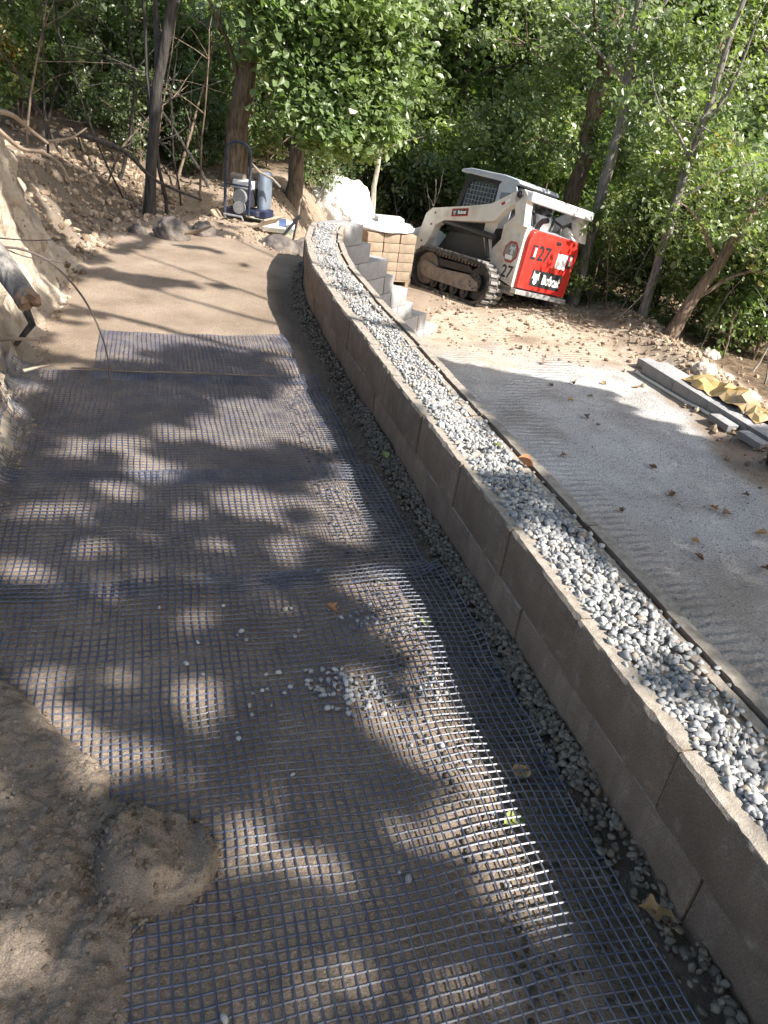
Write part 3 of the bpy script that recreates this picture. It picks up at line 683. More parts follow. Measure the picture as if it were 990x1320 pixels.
# ------------------------------------------------------------------ compact track loader (x forward, y left)
def loader():
    t = thing('track_loader', 'white and red compact track loader with number 27 on its tailgate', 'loader', (1.80, 11.92, -1.17))
    t.rotation_euler = (math.radians(10), math.radians(2.0), math.radians(131))
    W = 'white_paint'
    # ---- tracks
    def loop_pts(n_arc=12, r=.31, x0=.56, x1=1.78, zc=.325, rise=.0):
        pts = []
        for k in range(n_arc+1):
            a = -math.pi/2+math.pi*k/n_arc; pts.append((x1+r*math.cos(a), zc+r*math.sin(a)))
        for k in range(n_arc+1):
            a = math.pi/2+math.pi*k/n_arc; pts.append((x0+r*math.cos(a), zc+r*math.sin(a)))
        return pts
    outer = loop_pts(r=.315); inner = loop_pts(r=.265)
    for sd, lab in ((1, None), (-1, None)):
        b = MB(); ya, yb = sd*.52, sd*.85; n = len(outer)
        vs = [(u, ya, w) for u, w in outer]+[(u, yb, w) for u, w in outer]+[(u, ya, w) for u, w in inner]+[(u, yb, w) for u, w in inner]
        fs = []
        for i in range(n):
            j = (i+1) % n
            fs += [(i, j, n+j, n+i), (2*n+i, 3*n+i, 3*n+j, 2*n+j), (i, 2*n+i, 2*n+j, j), (n+i, n+j, 3*n+j, 3*n+i)]
        b.add(vs, fs); tr = b.build('track', 'black_rubber', t, True)
        # tread lugs along the belt
        lug = MB(); per = []; L = 0; pp = outer+[outer[0]]
        seg = [math.dist(pp[i], pp[i+1]) for i in range(n)]; tot = sum(seg); m = 44
        for k in range(m):
            s = tot*k/m; i = 0
            while s > seg[i]: s -= seg[i]; i += 1
            p, q = pp[i], pp[i+1]; f = s/seg[i]; x = p[0]+(q[0]-p[0])*f; z = p[1]+(q[1]-p[1])*f
            a = math.atan2(q[1]-p[1], q[0]-p[0])
            R = Matrix.Rotation(-a, 3, 'Y')
            nx, nz = math.sin(a), -math.cos(a)
            lug.box((x+nx*.012, (ya*.73+yb*.27), z+nz*.012), (.052, .15, .03), R)
            lug.box((x+nx*.012+.02*math.cos(a), (ya*.25+yb*.75), z+nz*.012+.02*math.sin(a)), (.052, .15, .03), R)
        tag(lug.build('tread_lugs', 'dusty_rubber', tr, False, .004, 1), kind='stuff')
        teeth = MB()
        for k in range(16):
            teeth.box((.60+k*.075, sd*.70, .325+.25), (.03, .06, .045))
        tag(teeth.build('guide_teeth', 'track_steel', tr), kind='stuff')
        # frame and rollers
        sh = Matrix.Translation((.15, 0, -.02))
        b = MB(); b.m = sh; b.prism([(.35, .24), (.62, .20), (1.55, .20), (1.70, .27), (1.74, .40), (1.62, .46), (1.30, .40), (.60, .44), (.36, .36)], sd*.60, sd*.82)
        fr = b.build('track_frame', 'track_steel', t, False, .012)
        b = MB(); b.m = sh; b.prism([(.55, .46), (1.5, .42), (1.42, .54), (.70, .56)], sd*.56, sd*.74); b.build('track_guard', 'dark_metal', fr, False, .008)
        for x, r in ((.62, .085), (.86, .085), (1.10, .085), (1.34, .085)):
            b = MB(); b.m = sh; b.cyl((x, sd*.70, .165), r, .2, 'y', 20); b.cyl((x, sd*.81, .165), r*.4, .03, 'y', 12); b.build('roller', 'dark_metal', fr, True)
        b = MB(); b.m = sh; b.cyl((1.62, sd*.69, .345), .25, .12, 'y', 28); b.cyl((1.62, sd*.77, .345), .11, .06, 'y', 16); b.build('idler_wheel', 'track_steel', t, True)
        b = MB(); b.m = sh; b.cyl((.44, sd*.69, .35), .235, .10, 'y', 24); b.cyl((.44, sd*.77, .35), .13, .08, 'y', 18)
        for k in range(8):
            a = k*math.pi/4; b.cyl((.44+.09*math.cos(a), sd*.815, .35+.09*math.sin(a)), .014, .02, 'y', 8)
        b.build('drive_sprocket', 'dark_metal', t, True)
    # ---- lower body and rear quarter panels
    b = MB(); b.prism([(.04, .36), (1.85, .30), (1.95, .62), (1.75, .95), (.70, 1.02), (.05, 1.0)], -.50, .50); b.build('chassis', 'dark_metal', t, False, .01)
    b = MB(); b.prism([(-.06, .34), (.30, .34), (.30, .41), (-.06, .41)], -.60, .60); b.build('rear_bumper', 'steel_light', t, False, .01)
    for sd in (1, -1):
        b = MB(); b.prism([(.035, .42), (.50, .52), (.66, .82), (.50, 1.02), (.52, 1.22), (.30, 1.44), (.06, 1.26)], sd*.50, sd*.62)
        q = b.build('side_panel', W, t, False, .012)
        b = MB(); b.prism([(.05, .30), (.55, .34), (.50, .42), (.04, .42)], sd*.5, sd*.60); b.build('lower_skirt', 'track_steel', q)
        for k in range(6):
            b = MB(); b.cyl((.12+.05*(k % 3), sd*.622, .50+.03*(k//3)), .006, .006, 'y', 8); b.build('bolt', 'dark_metal', q)
    # ---- tailgate
    b = MB(); b.prism([(-.565, .43), (.565, .43), (.575, 1.12), (.535, 1.235), (.45, 1.265), (-.45, 1.265), (-.535, 1.235), (-.575, 1.12)], -.03, .12, 'x')
    gate = b.build('tailgate', 'red_paint', t, True, .028, 3)
    gate['label'] = 'red tailgate with number 27'
    RX, UP = (0, -1, 0), (0, 0, 1); X0 = -.0325
    def on_gate(me, y, z, mat, name, dx=0, par=gate):
        o = link(name, me, mat, par); o.matrix_local = frame_mat((X0-dx, y, z), RX, UP); return o
    def plate(w, h, bevel=0):
        b = MB(); b.box((0, 0, 0), (w, h, .006)); return b.mesh('plate', False, bevel, 2) if bevel else b.mesh('plate')
    for y in (.42, -.42):
        o = on_gate(plate(.115, .20, .002), y, .965, 'decal_black', 'tail_light', .001)
        l1 = on_gate(plate(.036, .15), y+.026, .965, 'lamp_red', 'red_lens', .005, gate); l2 = on_gate(plate(.044, .13), y-.018, .965, 'lamp_clear', 'clear_lens', .005, gate)
    on_gate(text_mesh('27', .29, .006, .95), .195, .96, 'decal_black', 'number', .002)
    on_gate(plate(.23, .215), -.235, .93, 'sticker_white', 'notice_sticker', .002)
    o = on_gate(plate(.70, .235, .002), -.02, .62, 'decal_black', 'name_plate', .002)
    on_gate(text_mesh('Bobcat', .185, .009, .80), -.13, .615, 'sticker_white', 'lettering', .007)
    def cat_head(s, mat, par, M, name='emblem'):
        pts = [(-.38, .62), (-.20, .30), (0, .36), (.20, .30), (.42, .58), (.44, .05), (.52, -.12), (.30, -.22), (.26, -.42), (.08, -.60), (-.10, -.58), (-.24, -.40), (-.30, -.20), (-.50, -.10), (-.42, .08)]
        b = MB(); b.prism([(x*s, y*s) for x, y in pts], -.001, .001, 'z'); o = b.build(name, mat, par); o.matrix_local = M
        e = MB()
        for sx in (-1, 1): e.prism([(sx*.08*s, -.02*s), (sx*.28*s, .10*s), (sx*.26*s, -.02*s), (sx*.12*s, -.08*s)], .0005, .002, 'z')
        e.prism([(-.06*s, -.30*s), (.06*s, -.30*s), (0, -.40*s)], .0005, .002, 'z')
        for sx in (-1, 1): e.prism([(sx*.34*s, -.02*s), (sx*.46*s, -.06*s), (sx*.20*s, -.32*s), (sx*.18*s, -.24*s)], .0005, .002, 'z')
        e = e.build('emblem_marks', 'decal_black', par); e.matrix_local = M
    cat_head(.165, 'lamp_clear', gate, frame_mat((X0-.008, .235, .625), RX, UP))
    b = MB(); b.box((-.035, -.06, 1.17), (.012, .10, .045)); b.cyl((-.045, -.035, 1.17), .014, .02, 'x', 10); b.cyl((-.045, -.085, 1.17), .014, .02, 'x', 10); b.build('latch', 'dark_metal', gate)
    # ---- engine hood, exhaust
    b = MB(); b.prism([(-.02, 1.25), (.55, 1.34), (.55, 1.26), (.0, 1.18)], -.47, .47); b.build('hood', 'roof_grey', t, False, .015)
    b = MB(); b.tube([(.16, .30, 1.22), (.14, .30, 1.34), (.10, .29, 1.40), (.02, .27, 1.43)], [.04, .04, .04, .042], 12, False); b.build('exhaust_pipe', 'dark_metal', t, True)
    # ---- lift arms
    for sd in (1, -1):
        ya, yb = sd*.60, sd*.74
        b = MB(); b.prism([(.02, 1.26), (.20, 1.28), (.34, 1.60), (.34, 1.70), (.20, 1.74), (.12, 1.68)], ya, yb)
        b.build('arm_upright', W, t, False, .012)
        b = MB(); b.prism([(.18, 1.72), (.34, 1.70), (.78, 1.46), (1.25, 1.36), (2.02, 1.22), (2.14, 1.12), (2.24, .55), (2.20, .40), (2.06, .40), (2.00, .62), (1.90, .80), (1.86, .98), (1.70, 1.08), (1.0, 1.17), (.62, 1.24), (.46, 1.44), (.22, 1.58)], ya, yb)
        arm = b.build('lift_arm', W, t, False, .014)
        if sd > 0: arm['label'] = 'dusty white lift arm with red name badge'
        b = MB(); b.cyl((.24, sd*.75, 1.66), .05, .05, 'y', 16); b.cyl((.24, sd*.78, 1.66), .022, .02, 'y', 10); b.build('pivot_pin', 'dark_metal', arm, True)
        b = MB(); b.tube([(.58, sd*.67, 1.02), (1.75, sd*.67, 1.08)], .045, 12); b.tube([(.60, sd*.67, .72), (.78, sd*.67, 1.05)], .03, 10); b.build('lift_cylinder', 'dark_metal', t, True)
        b = MB(); b.prism([(.64, 1.26), (.92, 1.20), (.90, 1.02), (.70, .70), (.58, .70), (.72, 1.02)], sd*.585, sd*.60); b.build('arm_link', W, t, False, .006)
        for k, (x, z) in enumerate(((1.95, .98), (2.08, .70), (1.92, 1.16))):
            b = MB(); b.cyl((x, sd*.743, z), .016, .008, 'y', 10); b.build('bolt', 'dark_metal', arm)
    b = MB(); b.box((.10, 0, 1.665), (.16, 1.46, .13)); b.build('rear_crossmember', 'bright_white', t, False, .025)
    # side markings on the left
    SX, SY = (-1, 0, 0), .6225
    def on_side(me, x, z, mat, name, par, dy=0, yb=SY):
        o = link(name, me, mat, par); o.matrix_local = frame_mat((x, yb+dy, z), SX, UP); return o
    sp = [c for c in t.children if c.name.startswith('side_panel')][0]
    on_side(text_mesh('27', .25, .003, .9), .20, .60, 'decal_black', 'number', sp, .002)
    oc = [(math.cos(a)*.15, math.sin(a)*.16) for a in [math.pi/8+k*math.pi/4 for k in range(8)]]
    b = MB(); b.prism(oc, -.002, .001, 'z'); on_side(b.mesh('badge'), .225, .885, 'decal_red', 'badge', sp, .002)
    b = MB(); b.prism([(x*.84, y*.84) for x, y in oc], -.002, .001, 'z'); on_side(b.mesh('badge'), .225, .885, 'decal_grey', 'badge_field', sp, .004)
    cat_head(.12, 'lamp_clear', sp, frame_mat((.205, SY+.0065, .92), SX, UP))
    on_side(plate(.14, .06), .24, .81, 'sticker_white', 'badge_plate', sp, .005)
    on_side(plate(.05, .09), .175, 1.12, 'lamp_clear', 'tie_down_ring', sp, .002)
    la = [c for c in t.children if c.name.startswith('lift_arm')][0]
    A0 = frame_mat((1.37, .7425, 1.245), (-1, 0, .17), UP)
    for me, mat, nm, off in ((plate(.36, .115, .002), 'decal_red', 'name_badge', 0), (plate(.32, .085), 'decal_black', 'badge_field', .002)):
        o = link(nm, me, mat, la); o.matrix_local = A0 @ Matrix.Translation((0, 0, off))
    o = link('lettering', text_mesh('Bobcat', .075, .003, .85), 'sticker_white', la); o.matrix_local = A0 @ Matrix.Translation((.05, 0, .006))
    cat_head(.06, 'lamp_clear', la, A0 @ Matrix.Translation((-.11, 0, .0065)))
    A1 = frame_mat((.50, .7425, 1.515), (-1, 0, .62), UP)
    o = link('caution_sticker', plate(.20, .035), 'sticker_white', la); o.matrix_local = A1
    o = link('caution_sticker', plate(.07, .036), 'decal_red', la); o.matrix_local = A1 @ Matrix.Translation((-.03, .0, .002))
    # ---- cab
    b = MB()
    side = [(.62, .98), (1.76, .86), (1.86, 1.06), (1.74, 1.80), (1.68, 1.87), (.72, 1.84), (.62, 1.72)]
    win = [(1.02, 1.20), (1.66, 1.10), (1.76, 1.20), (1.64, 1.70), (1.56, 1.76), (1.08, 1.76), (1.02, 1.69)]
    for sd in (1, -1):
        for k in range(7):
            a, bb = side[k], side[(k+1) % 7]; c, d = win[(k+1) % 7], win[k]
            y0, y1 = sd*.40, sd*.45
            b.add([(a[0], y0, a[1]), (bb[0], y0, bb[1]), (c[0], y0, c[1]), (d[0], y0, d[1]), (a[0], y1, a[1]), (bb[0], y1, bb[1]), (c[0], y1, c[1]), (d[0], y1, d[1])],
                  [(0, 1, 2, 3), (7, 6, 5, 4), (0, 4, 5, 1), (3, 2, 6, 7), (0, 3, 7, 4), (1, 5, 6, 2)])
    b.box((.64, 0, 1.35), (.04, .80, .90)); b.box((1.78, 0, .96), (.05, .80, .22))
    cab = b.build('cab', 'black_plastic', t)
    for sd in (1, -1):
        b = MB(); b.prism(win, sd*.415, sd*.422); pane = b.build('window_pane', 'cab_glass', cab)
        g1 = MB()
        for k in range(9):
            x = 1.06+k*.075; g1.box((x, sd*.435, 1.46), (.012, .010, .56))
        for k in range(8):
            z = 1.20+k*.070; g1.box((1.37-.008*k, sd*.4445, z), (.66-.008*k, .008, .012))
        tag(g1.build('window_grille', 'cab_grey', cab), kind='stuff')
        b = MB(); b.prism([(.60, 1.18), (.96, 1.12), (.98, 1.76), (.92, 1.84), (.66, 1.84), (.60, 1.74)], sd*.451, sd*.470); b.build('rear_side_panel', 'roof_grey', cab, False, .008)
        b = MB(); b.prism([(.68, 1.36), (.88, 1.33), (.90, 1.66), (.70, 1.68)], sd*.470, sd*.474); b.build('rear_side_glass', 'tank_blue', cab)
        b = MB(); b.prism([(1.075, 1.28), (1.09, 1.28), (1.12, 1.46), (1.10, 1.46)], sd*.4555, sd*.458); b.build('seat_belt', 'amber', cab)
    b = MB(); b.prism([(.56, 1.825), (.62, 1.80), (1.74, 1.845), (1.88, 1.845), (1.87, 1.885), (1.66, 1.925), (.90, 1.91), (.62, 1.875)], -.475, .475); b.build('cab_roof', 'roof_grey', t, True, .02, 3)
    b = MB(); b.box((1.15, 0, .95), (.45, .46, .12)); b.box((.92, 0, 1.25), (.10, .46, .55)); b.build('seat', 'black_plastic', cab, False, .03)
    # ---- quick coupler and bucket
    b = MB(); b.box((2.24, 0, .42), (.14, 1.30, .34)); b.build('coupler', 'dark_metal', t, False, .015)
    b = MB()
    pr = [(2.32, .70), (2.32, .22), (2.40, .12), (3.02, .10), (3.02, .125), (2.43, .15), (2.36, .25), (2.36, .70)]
    b.prism(pr, -.86, .86); bk = b.build('bucket', 'bucket_brown', t, False, .006)
    for sd in (1, -1):
        b = MB(); b.prism([(2.33, .70), (2.33, .22), (2.42, .11), (3.02, .10), (2.62, .68)], sd*.862, sd*.885); b.build('bucket_side', 'white_paint', bk, False, .004)
    b = MB(); b.box((2.36, 0, .725), (.16, 1.76, .05)); b.build('bucket_rim', 'white_paint', bk, False, .008)
    # machine guts seen through the rear frame
    b = MB()
    b.tube([(.30, .2, 1.30), (.34, .22, 1.45), (.50, .1, 1.52), (.6, .0, 1.45)], .022, 8); b.tube([(.28, -.15, 1.30), (.30, -.18, 1.50), (.45, -.22, 1.55), (.6, -.2, 1.4)], .02, 8); b.tube([(.25, -.35, 1.28), (.26, -.36, 1.42), (.5, -.35, 1.5)], .018, 8)
    b.build('hose', 'black_rubber', t, True)
    b = MB(); b.cyl((.42, -.05, 1.38), .12, .34, 'y', 18); b.build('air_cleaner', 'bright_white', t, True)
    return t
loader()

# ------------------------------------------------------------------ plate compactor
def compactor():
    p = at(317, 285, .05); x, y = p[0], p[1]
    t = thing('plate_compactor', 'blue plate compactor with looped handle standing on loose soil', 'compactor', (x, y, gz(x, y)+.0), math.radians(-14))
    # local x = across the picture, local y = away
    b = MB(); b.prism([(-.36, .12), (-.29, .04), (-.22, .02), (.22, .02), (.29, .04), (.36, .12), (.34, .135), (.27, .065), (.2, .045), (-.2, .045), (-.27, .065), (-.34, .135)], -.24, .24, 'y')
    b.m = Matrix.Identity(4); o = b.build('base_plate', 'bucket_brown', t, False, .006)
    b = MB(); b.box((0, .03, .15), (.40, .30, .06)); b.box((-.12, .0, .10), (.12, .2, .08)); b.build('deck', 'blue_paint', t, False, .01)
    e = MB(); e.box((-.02, .02, .30), (.22, .24, .20)); en = e.build('engine', 'dark_metal', t, False, .02)
    b = MB(); b.cyl((-.03, -.115, .31), .085, .04, 'y', 20); b.build('recoil_cover', 'steel_light', en, True)
    b = MB(); b.box((-.04, .02, .44), (.24, .20, .10)); b.build('fuel_tank', 'sack_paper', en, True, .025, 3)
    b = MB(); b.cyl((.04, .02, .505), .03, .03, 'z', 12); b.build('fuel_cap', 'black_plastic', en, True)
    b = MB(); b.cyl((-.12, .0, .50), .05, .16, 'x', 14); b.build('muffler', 'track_steel', en, True)
    b = MB(); b.cyl((-.02, -.14, .20), .07, .05, 'y', 18); b.build('belt_cover', 'steel_light', t, True)
    b = MB(); b.box((.17, .12, .38), (.10, .22, .44)); b.build('water_tank', 'tank_blue', t, True, .04, 3)
    b = MB(); b.box((.20, .06, .145), (.16, .22, .10)); b.build('vibrator_housing', 'blue_paint', t, False, .02)
    h = MB()
    loop = [(-.20, -.16, .12), (-.19, -.18, .50), (-.17, -.20, .78)] + [(-.17+.15-.15*math.cos(a), -.205, .80+.10*math.sin(a)) for a in np.linspace(.3, math.pi-.3, 8)] + [(.13, -.20, .78), (.12, -.18, .50), (.11, -.16, .12)]
    h.tube(loop, .017, 10); h.build('handle', 'blue_paint', t, True)
    b = MB(); b.tube([(-.15, -.24, .08), (-.15, -.27, .12), (.08, -.27, .12), (.08, -.24, .08)], .012, 8); b.build('bumper_bar', 'steel_light', t, True)
    b = MB(); b.tube([(.13, -.18, .70), (.20, -.12, .62), (.34, -.05, .56), (.42, 0, .48)], .014, 8); b.build('water_hose', 'track_steel', t, True)
    b = MB(); b.tube([(-.19, -.17, .44), (.12, -.17, .44)], .011, 8); b.build('cross_bar', 'blue_paint', t, True)
compactor()

# ------------------------------------------------------------------ crumpled lumps, sacks, pallet
def lump(name, mat, loc, dims, seed, amp=.18, sub=4, flat_bottom=True, freq=1.6, rotz=0, sharp=.0):
    bm = bmesh.new(); bmesh.ops.create_icosphere(bm, subdivisions=sub, radius=1)
    V = np.array([v.co[:] for v in bm.verts]); g_ = np.random.default_rng(seed)
    d = np.zeros(len(V))
    for k in range(5):
        f = freq*1.75**k; o = g_.uniform(0, 50, 3)
        nn = vn(V[:, 0]*f+o[0]+V[:, 2]*f*.7, V[:, 1]*f+o[1]-V[:, 2]*f*.6, seed+k)+vn(V[:, 2]*f+o[2], (V[:, 0]-V[:, 1])*f, seed+k+9)-1
        d += (np.abs(nn) if sharp else nn)*amp*.62**k
    V = V*(1+d)[:, None]
    if flat_bottom: V[:, 2] = np.where(V[:, 2] < -.55, -.55+(V[:, 2]+.55)*.15, V[:, 2])
    V = V*np.array(dims)/2; V[:, 2] -= V[:, 2].min()
    for v, c in zip(bm.verts, V): v.co = c
    me = bpy.data.meshes.new(name); bm.to_mesh(me); bm.free()
    for f in me.polygons: f.use_smooth = True
    return link(name, me, mat, None, loc, (0, 0, rotz))
def on_ground(px, py, Y):
    q = aty(px, py, Y); return (q[0], Y, gz(q[0], Y)-.02)
p = on_ground(440, 262, 13.6)
tag(lump('bulk_bag', 'bag_white', p, (1.0, .9, .98), 3, .22, 5, freq=2.0, sharp=1), 'crumpled white bulk bag slumped at the foot of the thin pale tree', 'bag')
p = on_ground(470, 282, 13.2)
tag(lump('wrapping_sheet', 'bag_white', (p[0]+.05, p[1], p[2]), (1.2, .8, .75), 5, .26, 5, freq=2.2, sharp=1), 'sagging white plastic wrapping beside the pallet of pavers', 'plastic sheet')
def paver_pallet():
    q = aty(492, 306, 12.9); t = thing('paver_pallet', 'pallet of tan concrete pavers behind the stepped grey wall', 'pallet', (q[0], 12.9, gz(q[0], 12.9)-.01), math.radians(24))
    b = MB()
    for x in (-.36, 0, .36): b.box((x, 0, .05), (.09, .95, .09))
    for k in range(7): b.box((0, -.42+k*.14, .105), (.82, .10, .02))
    b.build('pallet_base', 'pallet_wood', t)
    me = MB().box((0, 0, 0), (.262, .31, .135)).mesh('paver', True, .012, 2)
    for i in range(3):
        for j in range(3):
            for k in range(5):
                link('paver', me, 'paver_tan', t, (-.27+i*.27+random.uniform(-.006, .006), -.32+j*.32, .185+k*.14))
    return t
paver_pallet()
q = aty(492, 287, 12.9)
tag(lump('plastic_cover', 'bag_white', (q[0], 12.95, gz(q[0], 12.9)+.80), (.98, 1.1, .14), 8, .16, 4, freq=2.5, sharp=1), 'rumpled white plastic cover lying on top of the tan pavers', 'plastic sheet')
q = aty(540, 300, 13.6)
tag(lump('wrapping_heap', 'bag_white', (q[0]+.15, 13.6, gz(q[0], 13.6)-.01), (1.0, .8, .98), 12, .14, 4, freq=2.0, sharp=1), 'white wrapped bundle between the pavers and the loader bucket', 'plastic sheet')
b = MB(); b.box((0, 0, .04), (.42, .28, .08)); q = aty(505, 283, 12.9)
tag(b.build('cap_stone', 'sack_paper', None, False, .008, 2, (q[0]-.04, 12.9, gz(q[0], 12.9)+.905), (0, 0, .3)), 'flat white cap stone resting on the plastic covered pavers', 'stone')
def sack(px, py, Y, dz, rz, bands, lab, dims=(.62, .38, .15)):
    q = aty(px, py, Y); z = gz(q[0], Y)+dz
    t = thing('material_sack', lab, 'sack', (q[0], Y, z), rz)
    bm = bmesh.new(); bmesh.ops.create_grid(bm, x_segments=22, y_segments=14, size=.5); g1 = [v.co.copy() for v in bm.verts]; bm.free()
    nx, ny = 23, 15; V = []
    for s in (1, -1):
        for j in range(ny):
            for i in range(nx):
                u, v = i/(nx-1)*2-1, j/(ny-1)*2-1
                h = (1-abs(u)**5)**.5*(1-abs(v)**4)**.5
                V.append((u*dims[0]/2, v*dims[1]/2, dims[2]/2+s*h*dims[2]/2*(1+.12*float(fbm(u*3+dz*7, v*3, 5)))))
    Fq = []
    for s in (0, 1):
        for j in range(ny-1):
            for i in range(nx-1):
                a = s*nx*ny+j*nx+i; f = (a, a+1, a+nx+1, a+nx); Fq.append(f if s == 0 else f[::-1])
    b = MB(); b.add(V, Fq); b.build('sack_body', 'sack_paper', t, True)
    for (u0, u1, mat) in bands:
        V2 = []; F2 = []
        m = 8
        for j in range(ny):
            for i in range(m):
                u = u0+(u1-u0)*i/(m-1); v = (j/(ny-1)*2-1)*.97; h = max(0, (1-abs(u)**5))**.5*max(0, (1-abs(v)**4))**.5
                V2.append((u*dims[0]/2, v*dims[1]/2, dims[2]/2+h*dims[2]/2*(1+.12*float(fbm(u*3+dz*7, v*3, 5)))+.003))
        for j in range(ny-1):
            for i in range(m-1): a = j*m+i; F2.append((a, a+1, a+m+1, a+m))
        b = MB(); b.add(V2, F2); b.build('printed_band', mat, t, True)
sack(350, 282, 10.1, 0, .2, [(-.5, -.2, 'sack_green'), (.3, .6, 'sack_blue')], 'paper sack with green and blue printing beside the compactor')
sack(372, 284, 9.9, 0, -.1, [(-.3, .2, 'sack_green')], 'paper sack with one green band in front of the steel trestle')
def trestle():
    q = at(370, 290, .02); Y = 9.9; q = aty(372, 288, Y); t = thing('steel_trestle', 'dark two-legged steel tool frame standing beside the paper sacks', 'tool', (q[0], Y, gz(q[0], Y)-.03))
    b = MB(); b.tube([(-.14, 0, 0), (-.12, 0, .20), (.10, .02, .50)], .018, 8); b.build('leg', 'dark_metal', t, True)
    b = MB(); b.tube([(.03, .05, 0), (.10, .02, .50)], .014, 8); b.build('leg', 'dark_metal', t, True)
    b = MB(); b.tube([(.06, .02, .47), (.14, .02, .54)], .024, 8); b.build('head', 'dark_metal', t, True)
    b = MB(); b.box((.04, .03, .13), (.05, .02, .16)); b.build('marking_tape', 'pink_tape', t)
trestle()
for (px, py, Y, h, lab) in ((385, 262, 10.9, .42, 'thin wooden stake beside the trestle in the lit dirt'), (402, 275, 10.2, .40, 'short grey wooden stake just behind the far end of the wall')):
    q = aty(px, py, Y); b = MB(); b.tube([(0, 0, -.06), (.01, 0, h*.6), (.03, .01, h)], .016, 6)
    tag(b.build('wooden_stake', 'track_steel', None, True, 0, 2, (q[0], Y, gz(q[0], Y))), lab, 'stake')
# dark rocks at the end of the wall
p = at(352, 312, .0); tag(lump('boulder', 'rock_dark', (p[0]+.05, p[1]+.1, gz(p[0]+.05, p[1]+.1)-.03), (.42, .36, .26), 21, .2, 4, sharp=1), 'rounded grey brown boulder in the soil beside the compactor mound', 'rock')
p = at(380, 312, .0); tag(lump('boulder', 'rock_dark', (p[0]+.06, p[1]+.05, gz(p[0]+.06, p[1]+.05)-.03), (.30, .34, .36), 22, .3, 4, sharp=1), 'dark jagged lump of earth against the far end of the wall', 'rock')
for k, (px, py, s, lab) in enumerate(((222, 262, .30, 'squarish brown stone half buried in the cut bank'), (262, 290, .22, 'split brown stone at the toe of the dirt slope'), (176, 250, .16, 'small dark stone stuck in the dirt slope'))):
    q = aty(px, py, 8.2 if k != 1 else 8.6); tag(lump('boulder', 'rock_dark', (q[0], q[1], gz(q[0], q[1])-.05), (s*1.0, s*.8, s*.9), 24+k, .35, 4, sharp=1, freq=2.4), lab, 'rock')

# ------------------------------------------------------------------ row of slabs, yellow sheet, bucket on the right
A = at(822, 484, -1.12)[:2]; Bp = at(988, 592, -1.12)[:2]; d = Bp-A; Ls = np.linalg.norm(d); d = d/Ls; nrm = np.array([-d[1], d[0]]); nrm = nrm if nrm[0] > 0 else -nrm
ang = math.atan2(d[1], d[0]); nb = 5; L = (Ls+.9)/nb
def flat_block(L, D, H): return MB().box((0, 0, H/2), (L-.006, D, H)).mesh('slab', True, .008, 2)
sm_ = flat_block(L, .34, .19)
for k in range(nb):
    c = A+d*(L*(k+.5))+nrm*.2; o = link('concrete_slab', sm_, 'block_slab', None, (c[0], c[1], -1.118), (0, 0, ang+random.uniform(-.004, .004)))
    tag(o, 'long grey concrete slab in the row lying at the edge of the drive', 'slab', 'row of grey slabs')
c = A-d*.16+nrm*.26; o = link('edging_block', flat_block(.30, .2, .10), 'block_slab', None, (c[0], c[1], gz(c[0], c[1])), (0, 0, ang+.1)); tag(o, 'low pale edging block at the far end of the slab row', 'slab')
for k, s in enumerate((.62, .82)):
    c = A+d*(Ls*s+.25)-nrm*.06; o = link('edging_block', flat_block(.34, .14, .075), 'block_slab', None, (c[0], c[1], gz(c[0], c[1])), (0, 0, ang+.05*(k-.5)))
    tag(o, ('low grey edging block before the slab row, further from the black bucket', 'low grey edging block before the slab row, next to the black bucket')[k], 'slab')
b = MB(); pts = [];
for s in np.linspace(-.02, .60, 8):
    c = A+d*(Ls*s)-nrm*.0; pts.append((c[0], c[1], gz(c[0], c[1])+.02))
b.tube(pts, .02, 8); tag(b.build('plastic_pipe', 'pipe_white', None, True), 'thin cream pipe lying along the foot of the slab row', 'pipe')
def yellow_sheet():
    n, m = 17, 7; V = []; gy = np.random.default_rng(12)
    for i in range(n):
        s = .26+.56*i/(n-1)
        for j in range(m):
            t = j/(m-1); tent = 1-abs(2*t-.9)
            c = A+d*(Ls*(s+gy.normal(0, .007)))+nrm*.26
            fold = abs(((s*6.5+.5*t) % 2)-1)
            env = min(1, i/3, (n-1-i)/2+.3)
            h = .20+env*max(0, .23*tent*(.3+.7*fold)+gy.normal(0, .028))
            off = -.12+.42*t+gy.normal(0, .022)
            q = c+nrm*off; V.append((q[0], q[1], -1.118+h))
    b = MB(); F_ = []
    for i in range(n-1):
        for j in range(m-1):
            a = i*m+j
            F_ += [(a, a+m, a+m+1), (a, a+m+1, a+1)] if (i+j) % 2 else [(a, a+m, a+1), (a+1, a+m, a+m+1)]
    b.add(V, F_); o = b.build('yellow_sheet', 'yellow_sheet', None, False)
    md = o.modifiers.new('thickness', 'SOLIDIFY'); md.thickness = .002
    tag(o, 'crumpled yellow brown sheet lying folded on the grey slabs', 'sheet')
yellow_sheet()
for k, (px, py, s, lab) in enumerate(((905, 500, .34, 'pale broken clay lump on the berm behind the yellow sheet'), (962, 527, .36, 'flat grey stone on the berm past the yellow sheet'), (918, 462, .30, 'lit clay chunk at the edge of the woods'), (938, 492, .22, 'small pale clay chunk on top of the berm'))):
    q = at(px, py-12, -1.0); tag(lump('boulder', 'rock_pale', (q[0], q[1], gz(q[0], q[1])-.04), (s*.75, s*.6, s*.5), 40+k, .4, 4, sharp=1, freq=2.6), lab, 'rock')
